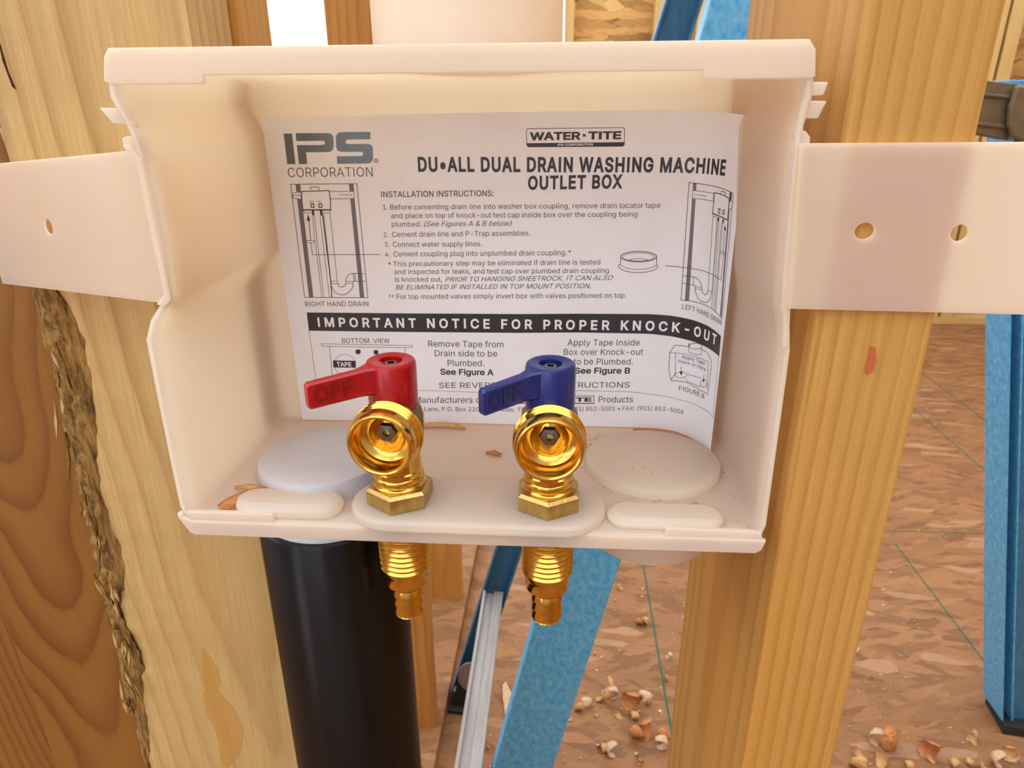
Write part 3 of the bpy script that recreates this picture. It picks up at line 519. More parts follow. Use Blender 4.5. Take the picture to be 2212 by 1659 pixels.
# outline alphabet (thousandths of an em): advance, contours
GLYPHS = {
    ' ': (188, ''),
    '&': (448, '197,-7,150,-2,110,12,78,34,54,62,39,96,34,133,37,163,47,189,63,213,85,235,140,279,216,335,237,352,255,375,260,389,262,405,258,427,245,445,226,457,201,461,184,459,168,453,155,444,145,431,139,416,137,399,139,380,145,363,169,327,204,284,438,0,364,0,171,231,121,293,102,319,87,344,78,370,75,398,79,430,91,458,109,481,134,499,165,510,200,513,235,510,266,499,290,482,308,459,320,433,324,404,322,382,315,362,305,342,291,325,256,293,154,217,128,195,110,174,100,154,97,131,100,108,109,87,124,70,143,57,166,49,193,46,223,50,251,59,278,75,301,95,321,121,336,151,346,186,349,224,408,224,405,180,397,144,385,115,371,92,345,62,333,47,305,23,271,7,234,-3'),
    '(': (273, '89,207,92,264,101,324,109,364,119,403,132,441,153,494,177,539,236,539,212,485,191,428,174,370,161,313,154,258,151,207,154,161,160,115,172,67,188,16,202,-19,218,-57,236,-96,177,-96,150,-46,128,4,111,55,99,106,92,156'),
    ')': (273, '37,-96,56,-56,72,-18,86,18,102,69,113,116,120,162,122,207,119,258,112,313,99,370,82,428,62,485,37,539,97,539,121,494,142,441,154,403,164,364,173,323,181,264,184,207,182,156,174,104,161,53,144,3,123,-47,97,-96'),
    '*': (453, '201,223,206,331,114,272,89,315,186,365,89,415,114,459,206,400,201,509,250,509,246,400,337,459,362,415,266,365,362,315,337,272,246,331,250,223'),
    ',': (188, '38,-119,68,71,137,71,84,-119'),
    '-': (453, '337,244,337,188,114,188,114,244'),
    '.': (188, '95,-4,78,-1,63,9,53,24,50,41,53,59,63,73,78,83,95,87,113,83,128,73,138,59,141,41,138,24,128,9,113,-1'),
    '0': (453, '227,-7,174,1,130,24,95,62,69,113,57,155,50,202,48,254,50,306,57,353,69,395,95,447,130,484,174,508,227,516,279,508,323,484,358,447,384,395,396,353,403,306,405,254,403,202,396,155,384,113,359,62,323,24,279,1 227,50,261,56,290,74,313,103,330,144,340,194,344,254,340,314,330,365,313,405,290,435,261,453,227,460,192,453,163,435,140,405,123,365,113,314,109,254,113,194,123,144,140,103,163,74,192,56'),
    '1': (453, '76,0,76,55,391,55,391,0 276,509,276,0,212,0,212,448,209,448,86,358,86,427,198,509'),
    '2': (453, '64,0,64,47,234,229,282,282,299,305,311,327,318,348,320,371,317,397,308,419,293,436,273,449,250,457,224,460,196,457,172,447,153,433,139,413,130,390,127,362,66,362,71,405,86,442,111,473,143,496,182,511,225,516,268,511,306,497,337,474,361,445,376,411,381,372,378,345,371,318,357,290,336,259,267,180,153,60,153,57,389,57,389,0'),
    '3': (453, '218,-7,173,-3,133,10,98,30,70,57,52,91,44,132,109,132,115,107,126,87,144,71,165,59,191,52,219,50,248,53,275,61,297,74,315,93,325,116,329,145,326,172,316,196,299,217,275,234,242,244,201,248,157,248,157,299,288,448,288,452,70,452,70,509,372,509,372,461,211,278,211,289,264,288,308,276,344,253,371,222,387,186,393,145,387,103,370,66,344,36,309,12,266,-2'),
    '4': (453, '40,105,40,158,247,509,311,509,109,166,109,163,413,163,413,105 282,0,282,121,282,146,282,318,343,318,343,0'),
    '5': (453, '221,-7,178,-2,140,11,108,32,83,60,66,93,60,130,122,130,127,108,138,89,154,73,173,60,196,52,221,50,250,53,276,64,298,82,314,104,324,131,328,162,324,193,314,221,297,244,275,262,248,273,218,277,192,275,167,268,145,258,128,246,67,253,96,509,366,509,366,452,151,452,134,301,136,301,155,315,178,325,203,331,229,334,263,330,294,321,321,306,345,285,364,260,379,231,388,199,391,163,385,117,369,76,343,41,309,15,268,-1'),
    '8': (453, '226,-7,178,-2,136,11,101,33,74,62,57,96,52,135,55,166,65,195,81,220,101,241,125,256,153,265,153,267,119,282,93,308,76,342,70,380,75,417,90,450,114,477,146,498,184,511,226,516,269,511,306,498,337,477,361,450,377,417,382,380,376,342,359,308,333,282,300,267,300,265,327,256,351,241,372,220,387,195,397,166,401,135,395,96,378,62,352,33,317,11,275,-2 226,49,258,52,285,60,307,74,323,91,333,113,337,139,333,165,322,189,305,208,283,223,256,232,226,235,196,232,169,223,147,208,130,189,119,165,115,139,119,113,129,91,145,74,167,60,195,52 226,290,252,292,274,300,293,313,307,330,316,351,319,376,316,399,308,420,294,437,275,449,252,457,226,460,200,457,177,449,159,437,145,420,136,399,133,376,136,351,145,330,159,313,178,300,201,292'),
    '9': (453, '226,516,271,510,310,494,343,468,368,434,384,393,389,347,385,309,373,270,350,224,315,168,200,0,130,0,301,248,307,248,299,234,287,221,273,210,257,202,238,196,218,195,175,199,137,214,106,237,83,269,68,307,64,352,69,397,85,436,110,469,143,494,182,510 226,460,199,457,174,446,154,429,138,407,129,381,125,352,129,322,138,295,154,274,174,257,199,247,226,243,254,247,279,257,299,273,314,295,324,321,327,350,324,381,314,407,299,429,279,446,254,457'),
    ':': (188, '95,-4,78,-1,63,9,53,24,50,41,53,59,63,73,78,83,95,87,113,83,128,73,138,59,141,41,138,24,128,9,113,-1 95,271,78,274,63,284,53,299,50,316,53,334,63,349,78,359,95,362,113,359,128,349,138,334,141,316,138,299,128,284,113,274'),
    'A': (480, '16,0,201,509,276,509,463,0,395,0,287,302,264,372,232,478,245,478,213,371,191,302,85,0 110,142,110,199,370,199,370,142'),
    'B': (456, '60,0,60,509,241,509,289,504,329,491,359,469,381,442,394,410,398,374,395,344,387,320,373,301,356,286,336,275,315,267,315,262,339,257,363,245,385,227,402,203,414,173,418,136,413,100,400,67,377,39,344,18,301,4,247,0 125,57,245,57,296,63,330,80,349,105,355,137,352,161,342,184,327,203,306,218,279,228,248,231,125,231 125,285,238,285,265,288,288,296,308,309,323,326,333,348,336,372,330,403,313,429,283,446,240,452,125,452'),
    'C': (510, '267,-7,225,-3,186,7,150,25,119,49,92,79,70,115,53,157,44,203,40,254,44,305,53,352,70,393,92,429,119,459,150,484,186,501,225,512,267,516,305,513,340,504,373,490,402,471,427,447,448,418,463,385,473,348,408,348,401,373,389,395,375,413,357,428,337,440,315,449,292,454,267,456,223,450,184,432,150,403,125,364,109,314,103,254,109,194,125,145,151,105,184,76,223,59,267,53,292,55,315,60,337,69,357,81,375,96,389,114,401,136,408,160,473,160,463,124,448,91,428,62,402,38,373,19,341,5,305,-4'),
    'D': (502, '219,0,96,0,96,57,215,57,272,63,318,81,354,110,379,149,394,198,399,255,394,312,379,361,354,399,320,428,275,446,221,452,93,452,93,509,225,509,273,505,315,495,353,478,399,441,433,391,449,351,458,306,462,255,458,205,449,159,433,119,411,83,384,54,351,31,312,14,268,3 125,509,125,0,60,0,60,509'),
    'E': (419, '60,0,60,509,372,509,372,452,125,452,125,286,355,286,355,229,125,229,125,57,375,57,375,0'),
    'F': (410, '60,0,60,509,369,509,369,452,125,452,125,278,346,278,346,221,125,221,125,0'),
    'G': (520, '269,-7,225,-3,185,7,149,25,118,49,91,79,69,116,53,157,43,203,40,254,43,305,53,352,69,393,91,429,117,459,149,484,184,501,223,512,265,516,304,513,340,504,374,489,403,469,429,445,449,416,465,384,474,349,408,349,399,372,387,393,373,411,356,427,337,439,315,448,291,454,265,456,222,450,183,432,150,404,125,364,109,314,103,254,109,194,125,145,151,105,184,76,224,59,269,53,309,57,345,71,374,93,396,123,410,160,415,202,434,199,283,199,283,256,478,256,478,200,471,141,451,91,419,50,377,19,326,0'),
    'H': (517, '60,0,60,509,125,509,125,289,392,289,392,509,457,509,457,0,392,0,392,232,125,232,125,0'),
    'I': (212, '72,0,72,509,138,509,138,0'),
    'K': (467, '104,145,104,216,139,261,174,303,212,344,364,509,448,509,231,276,228,276 60,0,60,509,125,509,125,334,124,225,125,193,125,0 372,0,188,259,228,309,449,0'),
    'L': (393, '60,0,60,509,125,509,125,57,361,57,361,0'),
    'M': (628, '60,0,60,509,152,509,277,187,287,159,299,123,311,84,322,49,307,49,318,83,330,121,342,158,352,187,476,509,568,509,568,0,504,0,504,291,504,327,505,369,506,413,507,457,513,457,498,409,482,363,467,322,456,291,342,0,286,0,170,291,159,321,145,361,129,408,112,457,119,457,120,416,121,372,122,328,122,291,122,0'),
    'N': (523, '60,0,60,509,136,509,343,183,363,151,388,107,414,55,405,54,401,108,399,157,399,195,399,509,463,509,463,0,387,0,202,290,177,331,148,381,108,452,119,454,122,384,124,328,125,291,125,0'),
    'O': (533, '267,-7,225,-3,186,7,150,25,119,49,92,79,70,115,53,157,44,203,40,254,44,305,53,352,70,393,92,429,119,459,150,484,186,501,225,512,267,516,309,512,348,501,384,484,415,459,442,429,464,393,480,352,490,305,493,254,490,203,480,157,464,115,442,79,415,49,384,25,348,7,309,-3 267,53,310,59,349,76,383,105,408,144,425,194,430,254,425,314,408,365,383,404,349,433,310,450,267,456,223,450,184,433,151,404,125,364,109,314,103,254,109,194,125,144,151,105,184,76,223,59'),
    'P': (445, '60,0,60,509,235,509,289,503,332,487,366,462,390,430,404,391,409,348,404,304,390,265,366,233,332,207,289,191,235,186,109,186,109,242,233,242,269,246,297,256,318,272,333,294,342,319,344,348,342,376,333,402,318,423,297,439,268,449,232,452,125,452,125,0'),
    'R': (449, '60,0,60,509,236,509,290,504,333,489,367,465,390,433,405,395,409,352,405,309,390,271,367,240,333,217,289,203,236,198,96,198,96,255,234,255,269,258,298,267,319,281,334,300,342,324,345,352,342,380,334,405,319,425,298,440,269,449,233,452,125,452,125,0 353,0,230,229,303,229,428,0'),
    'S': (447, '224,-9,172,-4,128,9,91,31,64,60,46,96,38,137,104,137,110,110,123,88,142,71,166,59,194,52,224,49,257,52,286,60,311,74,329,92,341,114,346,139,342,161,332,179,316,193,296,205,245,222,184,239,128,260,86,289,60,326,52,372,58,413,75,448,102,476,138,498,180,511,227,516,275,511,316,498,351,476,377,449,394,415,401,378,337,378,326,412,302,437,267,453,225,459,194,456,167,448,145,435,129,418,118,398,115,376,119,352,131,334,148,319,169,308,212,293,264,279,312,264,336,252,359,238,379,220,395,198,405,171,408,139,403,99,386,64,360,34,323,11,278,-4'),
    'T': (449, '32,452,32,509,417,509,417,452,257,452,257,0,193,0,193,452'),
    'U': (517, '259,-8,203,-2,154,15,114,43,85,80,66,124,60,173,60,509,124,509,124,178,128,144,141,113,160,87,187,68,220,56,259,52,298,56,331,68,357,87,377,113,389,144,393,178,393,509,457,509,457,173,451,124,433,80,403,43,363,15,315,-2'),
    'V': (480, '204,0,16,509,84,509,192,206,215,137,248,31,235,31,267,138,290,206,395,509,463,509,278,0'),
    'W': (686, '155,0,16,509,82,509,163,196,175,145,187,94,197,40,189,40,200,94,211,145,224,196,306,509,380,509,462,196,474,145,486,94,497,40,488,40,499,94,510,145,523,196,603,509,670,509,530,0,455,0,368,323,351,391,336,475,350,475,335,395,318,323,230,0'),
    'X': (474, '18,0,217,284,217,236,29,509,104,509,178,400,204,361,223,329,243,292,232,292,252,329,272,361,298,400,374,509,446,509,259,239,259,287,456,0,382,0,292,129,268,165,250,195,230,231,244,231,225,196,206,166,182,129,91,0'),
    'a': (389, '160,-9,126,-5,94,5,68,22,48,45,35,73,30,108,34,138,43,161,58,179,78,193,100,203,125,211,178,220,234,227,252,230,265,235,273,243,276,255,276,257,273,279,267,297,256,311,240,322,220,329,196,331,171,329,149,322,132,313,118,301,107,288,100,274,41,291,57,322,79,346,104,364,133,375,163,382,194,384,239,379,263,372,286,360,306,343,322,320,333,290,337,251,337,0,277,0,277,52,272,52,252,25,236,12,215,1,190,-6 170,45,202,49,228,59,248,74,263,93,272,115,276,138,276,190,259,182,231,176,200,171,175,168,134,159,117,150,103,139,95,124,92,105,94,87,102,72,114,61,130,52,149,47'),
    'b': (424, '229,-8,198,-5,172,4,153,17,138,31,118,59,112,59,112,0,53,0,53,509,114,509,114,319,118,319,137,346,152,360,171,373,197,381,229,384,274,378,313,361,345,332,370,293,385,245,390,189,385,133,370,84,346,45,313,16,274,-2 220,47,253,51,279,66,301,88,316,117,325,151,328,189,325,227,316,261,301,290,280,311,253,325,220,330,188,325,161,312,140,291,125,263,116,229,113,189,116,150,125,115,140,86,162,65,188,51'),
    'c': (396, '207,-8,159,-2,117,16,82,46,56,85,40,133,34,187,40,243,56,291,82,330,117,360,159,378,207,384,234,383,260,377,284,368,305,356,324,341,340,322,353,301,362,277,303,262,290,289,270,311,242,325,207,330,173,325,145,310,124,287,108,258,99,224,96,187,99,151,108,117,124,89,145,66,173,51,207,46,243,52,271,66,292,89,304,117,363,102,354,78,341,56,325,37,306,21,285,9,261,-1,235,-6'),
    'd': (424, '195,-8,151,-2,111,16,79,45,55,84,39,133,34,189,39,245,55,293,79,332,112,361,151,378,196,384,228,381,253,373,272,360,287,346,306,319,311,319,311,509,372,509,372,0,313,0,313,59,307,59,287,31,272,17,252,4,227,-5 205,47,236,51,263,65,284,86,299,115,309,150,312,189,309,229,300,263,284,291,263,312,237,325,205,330,172,325,145,311,124,290,108,261,99,227,96,189,99,151,109,117,124,88,145,66,172,51'),
    'e': (404, '212,-8,161,-2,117,16,82,46,56,85,40,132,34,187,39,242,55,290,81,329,115,359,157,378,205,384,236,382,266,374,294,361,319,341,341,315,357,282,368,242,371,194,371,169,75,169,75,221,338,221,310,202,307,237,298,269,283,294,263,314,237,326,205,330,173,326,146,313,125,294,109,270,99,241,96,211,96,178,100,139,110,106,128,80,151,61,179,50,212,46,234,48,254,53,271,61,285,73,297,88,306,105,365,91,353,63,335,39,311,19,283,4,249,-5'),
    'f': (254, '228,379,228,327,6,327,6,379 81,0,81,432,84,461,96,486,113,505,135,519,161,527,187,530,222,527,243,521,227,468,215,472,195,474,171,470,154,460,145,443,142,419,142,0'),
    'g': (425, '207,-151,168,-148,134,-140,105,-127,82,-110,64,-91,51,-69,101,-41,122,-66,136,-78,154,-88,178,-95,207,-97,249,-92,282,-75,304,-47,311,-6,311,68,306,68,287,41,272,28,252,16,227,8,195,5,152,10,113,27,80,53,55,90,39,136,34,191,39,246,55,293,80,332,112,361,152,378,196,384,228,382,253,373,273,360,288,346,308,319,313,319,313,379,372,379,372,-9,367,-54,350,-90,324,-117,291,-136,251,-147 205,59,237,63,264,75,285,95,300,121,309,154,312,193,309,231,300,264,285,291,264,312,237,325,205,330,172,325,145,312,124,290,109,262,99,229,96,193,99,155,109,123,124,96,145,76,172,63'),
    'h': (410, '114,227,114,0,53,0,53,509,114,509,114,287,102,287,124,332,152,362,187,379,227,384,264,380,295,369,321,349,341,321,353,285,357,240,357,0,296,0,296,235,290,275,273,304,246,323,210,329,184,326,161,317,141,303,126,283,117,257'),
    'i': (167, '53,0,53,379,114,379,114,0 84,443,67,446,54,455,44,468,41,483,44,499,54,512,67,521,84,524,100,521,114,512,123,499,126,483,123,468,114,455,100,446'),
    'k': (381, '110,137,110,212,121,212,284,379,360,379,184,199,177,199 53,0,53,509,114,509,114,0 294,0,148,186,191,229,372,0'),
    'l': (189, '139,-2,101,3,74,20,58,47,53,84,53,509,114,509,114,99,115,77,120,62,130,54,146,52,160,53,170,54,181,3,162,-1'),
    'm': (610, '53,0,53,379,112,379,112,295,108,295,118,323,132,346,151,363,172,376,195,384,219,386,257,380,287,361,309,331,321,295,312,295,322,321,337,343,357,361,381,375,407,383,437,386,468,383,497,372,522,354,541,328,553,296,557,255,557,0,496,0,496,254,490,289,473,313,447,326,419,330,395,328,374,320,358,307,345,290,338,270,335,247,335,0,274,0,274,260,269,288,253,311,229,326,199,330,178,328,158,320,140,307,126,289,117,266,114,238,114,0'),
    'n': (410, '114,227,114,0,53,0,53,379,112,379,112,287,102,287,124,332,152,362,187,379,227,384,264,380,295,369,321,349,341,321,353,285,357,240,357,0,296,0,296,235,290,275,273,304,246,323,210,329,184,326,161,317,141,303,126,283,117,257'),
    'o': (415, '207,-8,159,-2,117,16,82,46,56,85,40,133,34,187,40,243,56,291,82,330,117,360,159,378,207,384,256,378,299,360,333,330,359,291,376,243,381,187,376,133,359,85,333,46,299,16,256,-2 207,46,242,51,270,66,292,89,307,117,316,151,319,187,316,224,307,258,292,287,270,310,242,325,207,330,173,325,145,310,124,287,108,258,99,224,96,187,99,151,108,117,124,89,145,66,173,51'),
    'p': (424, '53,-143,53,379,112,379,112,319,118,319,137,346,152,360,171,373,197,381,229,384,274,378,313,361,345,332,370,293,385,245,390,189,385,133,370,84,346,45,313,16,274,-2,229,-8,198,-5,173,4,153,17,138,31,118,59,114,59,114,-143 220,47,253,51,279,66,301,88,316,117,325,151,328,189,325,227,316,261,301,290,280,311,253,325,220,330,188,325,161,312,140,291,125,263,116,229,113,189,116,150,125,115,140,86,162,65,188,51'),
    'r': (259, '53,0,53,379,112,379,112,321,115,321,130,347,152,367,181,380,213,385,229,384,243,384,243,322,230,324,207,326,182,323,159,315,140,301,126,284,117,262,114,237,114,0'),
    's': (365, '182,-8,145,-5,112,3,84,18,62,38,45,63,36,94,94,107,105,79,124,60,150,49,181,45,217,50,244,62,262,81,268,103,265,121,254,136,237,147,212,155,149,170,104,186,72,208,53,237,47,274,51,305,65,332,87,354,115,370,149,381,187,384,223,381,254,372,279,358,299,339,314,316,324,290,268,277,258,298,243,316,219,328,187,333,156,329,131,317,114,299,109,277,112,258,124,243,144,232,172,223,229,209,275,194,306,171,325,142,331,107,326,75,312,47,290,24,260,6,223,-5'),
    't': (227, '204,379,204,327,6,327,6,379 65,471,126,471,126,98,128,76,136,61,150,53,170,50,185,51,202,54,213,2,192,-3,168,-4,125,2,92,21,72,52,65,93'),
    'u': (410, '182,-5,146,-1,115,11,89,31,69,59,57,95,53,139,53,379,114,379,114,144,119,105,137,75,164,56,200,50,226,53,249,62,268,77,283,97,293,122,296,153,296,379,357,379,357,0,298,0,298,92,307,92,286,47,257,17,222,0'),
    'v': (389, '163,0,17,379,84,379,165,155,187,87,206,21,184,21,203,87,224,155,305,379,371,379,226,0'),
    'w': (567, '138,0,23,379,87,379,133,214,154,137,175,41,165,41,186,135,206,214,252,379,316,379,362,214,382,136,402,41,391,41,413,135,434,214,480,379,545,379,429,0,368,0,319,172,305,225,291,280,277,338,291,338,277,280,263,225,248,172,199,0'),
    'x': (379, '21,0,171,218,171,171,29,379,100,379,147,306,179,253,207,206,175,206,202,253,233,306,282,379,352,379,209,169,209,214,358,0,287,0,231,85,200,136,173,182,205,182,178,136,148,85,91,0'),
    'y': (389, '47,-139,61,-86,71,-87,88,-90,104,-89,118,-84,130,-74,141,-58,151,-36,163,-1,17,379,84,379,165,155,187,87,206,21,184,21,202,87,224,155,305,379,371,379,204,-58,191,-85,177,-107,159,-124,139,-136,117,-143,91,-145,65,-143'),
    '•': (389, '194,93,166,96,139,107,117,124,100,147,89,173,85,202,89,231,100,257,117,279,139,296,166,307,194,311,223,307,249,296,272,279,289,257,300,231,304,202,300,173,289,147,272,124,249,107,223,96'),
}

# ------------------------------------------------------------------ the setting
floor_o = obj('floor', box(-3400, 3400, -3000, 4000, -1225, -1200), 'osb_floor'); tag(floor_o, kind='structure')
# unseen room behind the photographer, added to limit the sky light: one wide window, an open doorway at the far left
wf = obj('unseen_wall_front', merge(box(-3400, -2500, -2620, -2600, -1200, 1240), box(-1700, 1600, -2620, -2600, -1200, -350), box(-1700, 1600, -2620, -2600, 950, 1240),
                             box(-2500, -1700, -2620, -2600, 850, 1240), box(-1700, -1450, -2620, -2600, -350, 950), box(-50, 1600, -2620, -2600, -350, 950),
                             box(-780, -700, -2620, -2600, -350, 950)), 'bounce_wall'); tag(wf, kind='structure')
wl = obj('unseen_wall_left', merge(box(-3400, -3380, -2600, -1500, -1200, 1240), box(-3400, -3380, -1500, 400, -1200, -300), box(-3400, -3380, -1500, 400, 800, 1240), box(-3400, -3380, 400, 3925, -1200, 1240)), 'bounce_wall'); tag(wl, kind='structure')  # unseen wall, added with its opening to shape the side light
wq = obj('bounce_wall_side', merge(box(1600, 1620, -2600, -60, -1200, 1240)), 'osb_wall'); tag(wq, kind='structure')  # unseen, added for warm bounce and to block sky at the right

def chalk(x0, y0, x1, y1, w=3.0, mat='chalk'):
    L = math.hypot(x1 - x0, y1 - y0); nx, ny = -(y1 - y0) / L * w / 2, (x1 - x0) / L * w / 2
    obj('chalk_line', prism([(x0 + nx, y0 + ny), (x1 + nx, y1 + ny), (x1 - nx, y1 - ny), (x0 - nx, y0 - ny)], -1200.2, -1199.4), mat, floor_o, (0, 0, -FLOOR * 0 ))
floor_children = []
chalk(700, 1629, 2300, 1637, 3.2); chalk(900, 3005, 2300, 3035, 4.5, 'chalk_pale'); chalk(1741, 1900, 1741, 3300, 5.0)
chalk(1505, 1550, 1505, 3300, 4.5); chalk(999, 700, 999, 1560, 3.6); chalk(249, 500, 252, 1500, 4.5, 'chalk')

# far wall of the house: sheathing between studs, two open window bays
wall = obj('wall_back', merge(box(-3400, -1610, 3925, 3940, -1200, 1240), box(-1610, 0, 3925, 3940, -1200, -520),
                              box(840, 3400, 3925, 3940, -1200, -700), box(990, 3400, 3925, 3940, -700, 1240), box(0, 840, 3925, 3940, -1200, 1240),
                              box(-1610, 990, 3925, 3940, 900, 1240)), 'osb_wall')
tag(wall, kind='structure')
def wall_piece(name, g, mat, parent): return obj(name, g, mat, parent)
for x0, x1 in ((-2700, -2662), (-2290, -2252), (-1672, -1610), (0, 48), (461, 520), (680, 790), (790, 842), (1060, 1098), (1460, 1498), (2130, 2205), (2222, 2288), (2700, 2738), (3100, 3138)):
    g = board(x0, x1, 3835, 3925, -1162, 1240, 12, 0.6, x0)
    obj('stud', g, 'back_stud', wall)
obj('bottom_plate', box(-3400, 3400, 3835, 3925, -1200, -1162), 'back_stud', wall)
obj('window_sill_board', box(-1610, 0, 3835, 3925, -558, -520), 'back_stud', wall)

wr = obj('unseen_wall_right', merge(box(3360, 3380, -60, 1400, -1200, 1240), box(3360, 3380, 1400, 2700, -1200, -300), box(3360, 3380, 1400, 2700, 850, 1240), box(3360, 3380, 2700, 3940, -1200, 1240), box(1600, 3380, -80, -60, -1200, 1240)), 'osb_wall'); tag(wr, kind='structure')  # unseen, closed in around one opening to dim the floor
for i, y in enumerate((500, 906, 1312, 1718, 2124, 2530, 2936, 3342)):
    obj('stud', board(3270, 3360, y, y + 38, -1200, 1240, 8, 0.5, y), 'back_stud', wr)

# low-lying partition that runs away behind the box: plate on the floor, studs on it
part = obj('wall_partition', box(-312, -218, 640, 1900, -1200, -1162), 'osb_floor'); tag(part, kind='structure')
for y in (800, 1190):
    obj('stud', board(-320, -231, y, y + 38, -1162, 1240, 20, 0.5, y), 'far_stud', part)

# ------------------------------------------------------------------ framing beside the box
def xyrel(g, dx, dy, dz):
    return [(x - dx, y - dy, z - dz) for x, y, z in g[0]], g[1]

# right stud: narrow face to the front, wide side to the bay
stud_r = obj('wall_stud', board(84, 121.5, 0, 140, -1162, 1240, 90, 0.25, 3), 'side_stud', bevel=1.2)
tag(stud_r, 'upright fir stud right of the white box, striped front face behind the long strap', 'stud')
st = obj('red_stain', prism([(103, -62.5 - 12), (104.5, -66 - 9), (105.5, -71 - 8), (105.2, -75 - 8), (103.6, -76.5 - 8), (102.6, -74 - 8), (103.2, -69 - 8)], -0.55, -0.3, 'y'), 'stain', stud_r)
tag(st, 'small red crayon smear')

# left stud laid flat, with a waney bark edge
A0, A1, AY = -249.0, -149.0, 75.0
V, F = [], []
nz = 240; zlo, zhi = -1162, 1240
def zrow(i):   # dense where it is in view
    t = i / nz
    return -620 + 780 * t if 0 < i < nz else (zlo if i == 0 else zhi)
secn = 7
for i in range(nz + 1):
    z = zrow(i)
    w = mnoise.noise(Vector((0.3, 1.7, z / 38))) ; w2 = mnoise.noise(Vector((5.1, 0.4, z / 9)))
    amt = max(0.0, min(1.0, (z + 420) / 120)) * max(0.0, min(1.0, (30 - z) / 60))
    cut = 3 + amt * (15 + 7 * w + 2.0 * w2)
    el = A0 - 10 * max(0.0, min(1.0, (-z - 100) / 250)) + 1.2 * w2
    V += [(A1, AY, z), (el + cut + 4, AY, z), (el + cut, AY + 0.8, z), (el + cut * 0.45, AY + 3.5 + amt * (2 + 2 * w2), z), (el, AY + 8 + amt * 6, z), (el, AY + 38, z), (A1, AY + 38, z)]
for i in range(nz):
    for k in range(secn):
        a = i * secn + k; b = i * secn + (k + 1) % secn; F.append((b, a, a + secn, b + secn))
F.append(tuple(range(secn))); F.append(tuple(nz * secn + k for k in range(secn))[::-1])
stud_l = obj('wall_stud', (V, F), 'flat_stud', smooth=40)
tag(stud_l, 'pale spruce stud turned flat at left, with a waney bark edge', 'stud')
rs = obj('resin_streak', prism([(-199.8, -287.5), (-196.3, -294.3), (-193.1, -303.5), (-193.3, -313.2), (-195.8, -319.4), (-191.3, -327.8), (-187.6, -335.1), (-185.1, -350.3), (-187.2, -360.9), (-192.9, -374.7), (-200.4, -383.4), (-204.1, -381.0), (-202.5, -359.4), (-203.7, -349.0), (-206.2, -340.2), (-206.2, -323.8), (-203.6, -319.9), (-202.7, -306.5)], AY - 0.12, AY + 0.05, 'y'), 'resin', stud_l); tag(rs, 'long orange resin streak')
# bark: a rough ribbon over the waney edge
V, F = [], []; rnd = random.Random(8); nb, nw = 260, 12
for i in range(nb + 1):
    z = -62 - 330 * i / nb
    w = mnoise.noise(Vector((0.3, 1.7, z / 38))); fade = min(1, i / 24, (nb - i) / 40)
    width = (18 + 7 * w) * (0.35 + 0.65 * fade) * (1.0 if z > -250 else 0.75)
    el = A0 - 10 * max(0.0, min(1.0, (-z - 100) / 250)) - 1.2
    for k in range(nw + 1):
        u = k / nw
        rough = mnoise.noise(Vector((u * 5, 7.7, z / 6))) * 2.6 + mnoise.noise(Vector((u * 14, 1.7, z / 2.5))) * 1.5
        ed = mnoise.noise(Vector((9.1 + u, 2.7, z / 5))) * 2.2
        V.append((el + u * (width + 2.5) + (ed if k in (0, nw) else ed * 0.4), AY + 7.5 * (1 - u) ** 1.5 - (1.6 + rough * 0.9) * math.sin(math.pi * min(1, u + 0.12)) * fade + (0.9 if k == nw else 0), z))
for i in range(nb):
    for k in range(nw): a = i * (nw + 1) + k; F.append((a, a + nw + 1, a + nw + 2, a + 1))
bk = obj('bark_edge', (V, F), 'bark', stud_l, smooth=20); tag(bk, 'crumbling brown bark edge')
for pts in ([(-243.5, 26), (-242.2, 12), (-239.6, -2), (-238.6, -8), (-240.4, -3), (-243.2, 9)], [(-229.8, 27), (-229.2, 14), (-227.8, 7), (-229.0, 8), (-230.4, 18)]):
    obj('wood_split', prism(pts, AY - 0.35, AY - 0.05, 'y'), 'split', stud_l)
for k in range(30):
    z = rnd.uniform(-330, -95); x = A0 - 10 * max(0.0, min(1.0, (-z - 100) / 250)) + rnd.uniform(2, 15); L = rnd.uniform(6, 24); a = rnd.uniform(-0.22, 0.3)
    obj('bark_splinter', merge(prism([(x, z), (x + L * math.sin(a) * 0.5 - 0.8, z - L * 0.5), (x + L * math.sin(a), z - L), (x + L * math.sin(a) * 0.5 + 0.9, z - L * 0.5)], AY - 3.4, AY - 2.4, 'y')), 'flat_stud' if k % 2 else 'bark', stud_l)

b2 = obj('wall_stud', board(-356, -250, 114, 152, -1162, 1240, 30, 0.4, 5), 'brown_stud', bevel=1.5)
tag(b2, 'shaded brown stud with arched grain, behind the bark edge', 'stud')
b4 = obj('wall_stud', board(-248, -145, 115, 152, -1162, 1240, 30, 0.4, 9), 'side_stud', bevel=1.5)
tag(b4, 'pale stud edge just behind the flat stud, beside the bright window gap above the box', 'stud')
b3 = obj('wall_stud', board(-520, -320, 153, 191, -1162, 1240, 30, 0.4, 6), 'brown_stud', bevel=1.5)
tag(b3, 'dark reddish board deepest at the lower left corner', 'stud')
sole = obj('sole_plate', box(-560, 560, 0, 200, -1200, -1162), 'far_stud')
tag(sole, 'wooden sole plate on the floor under the studs and pipe', 'plate')

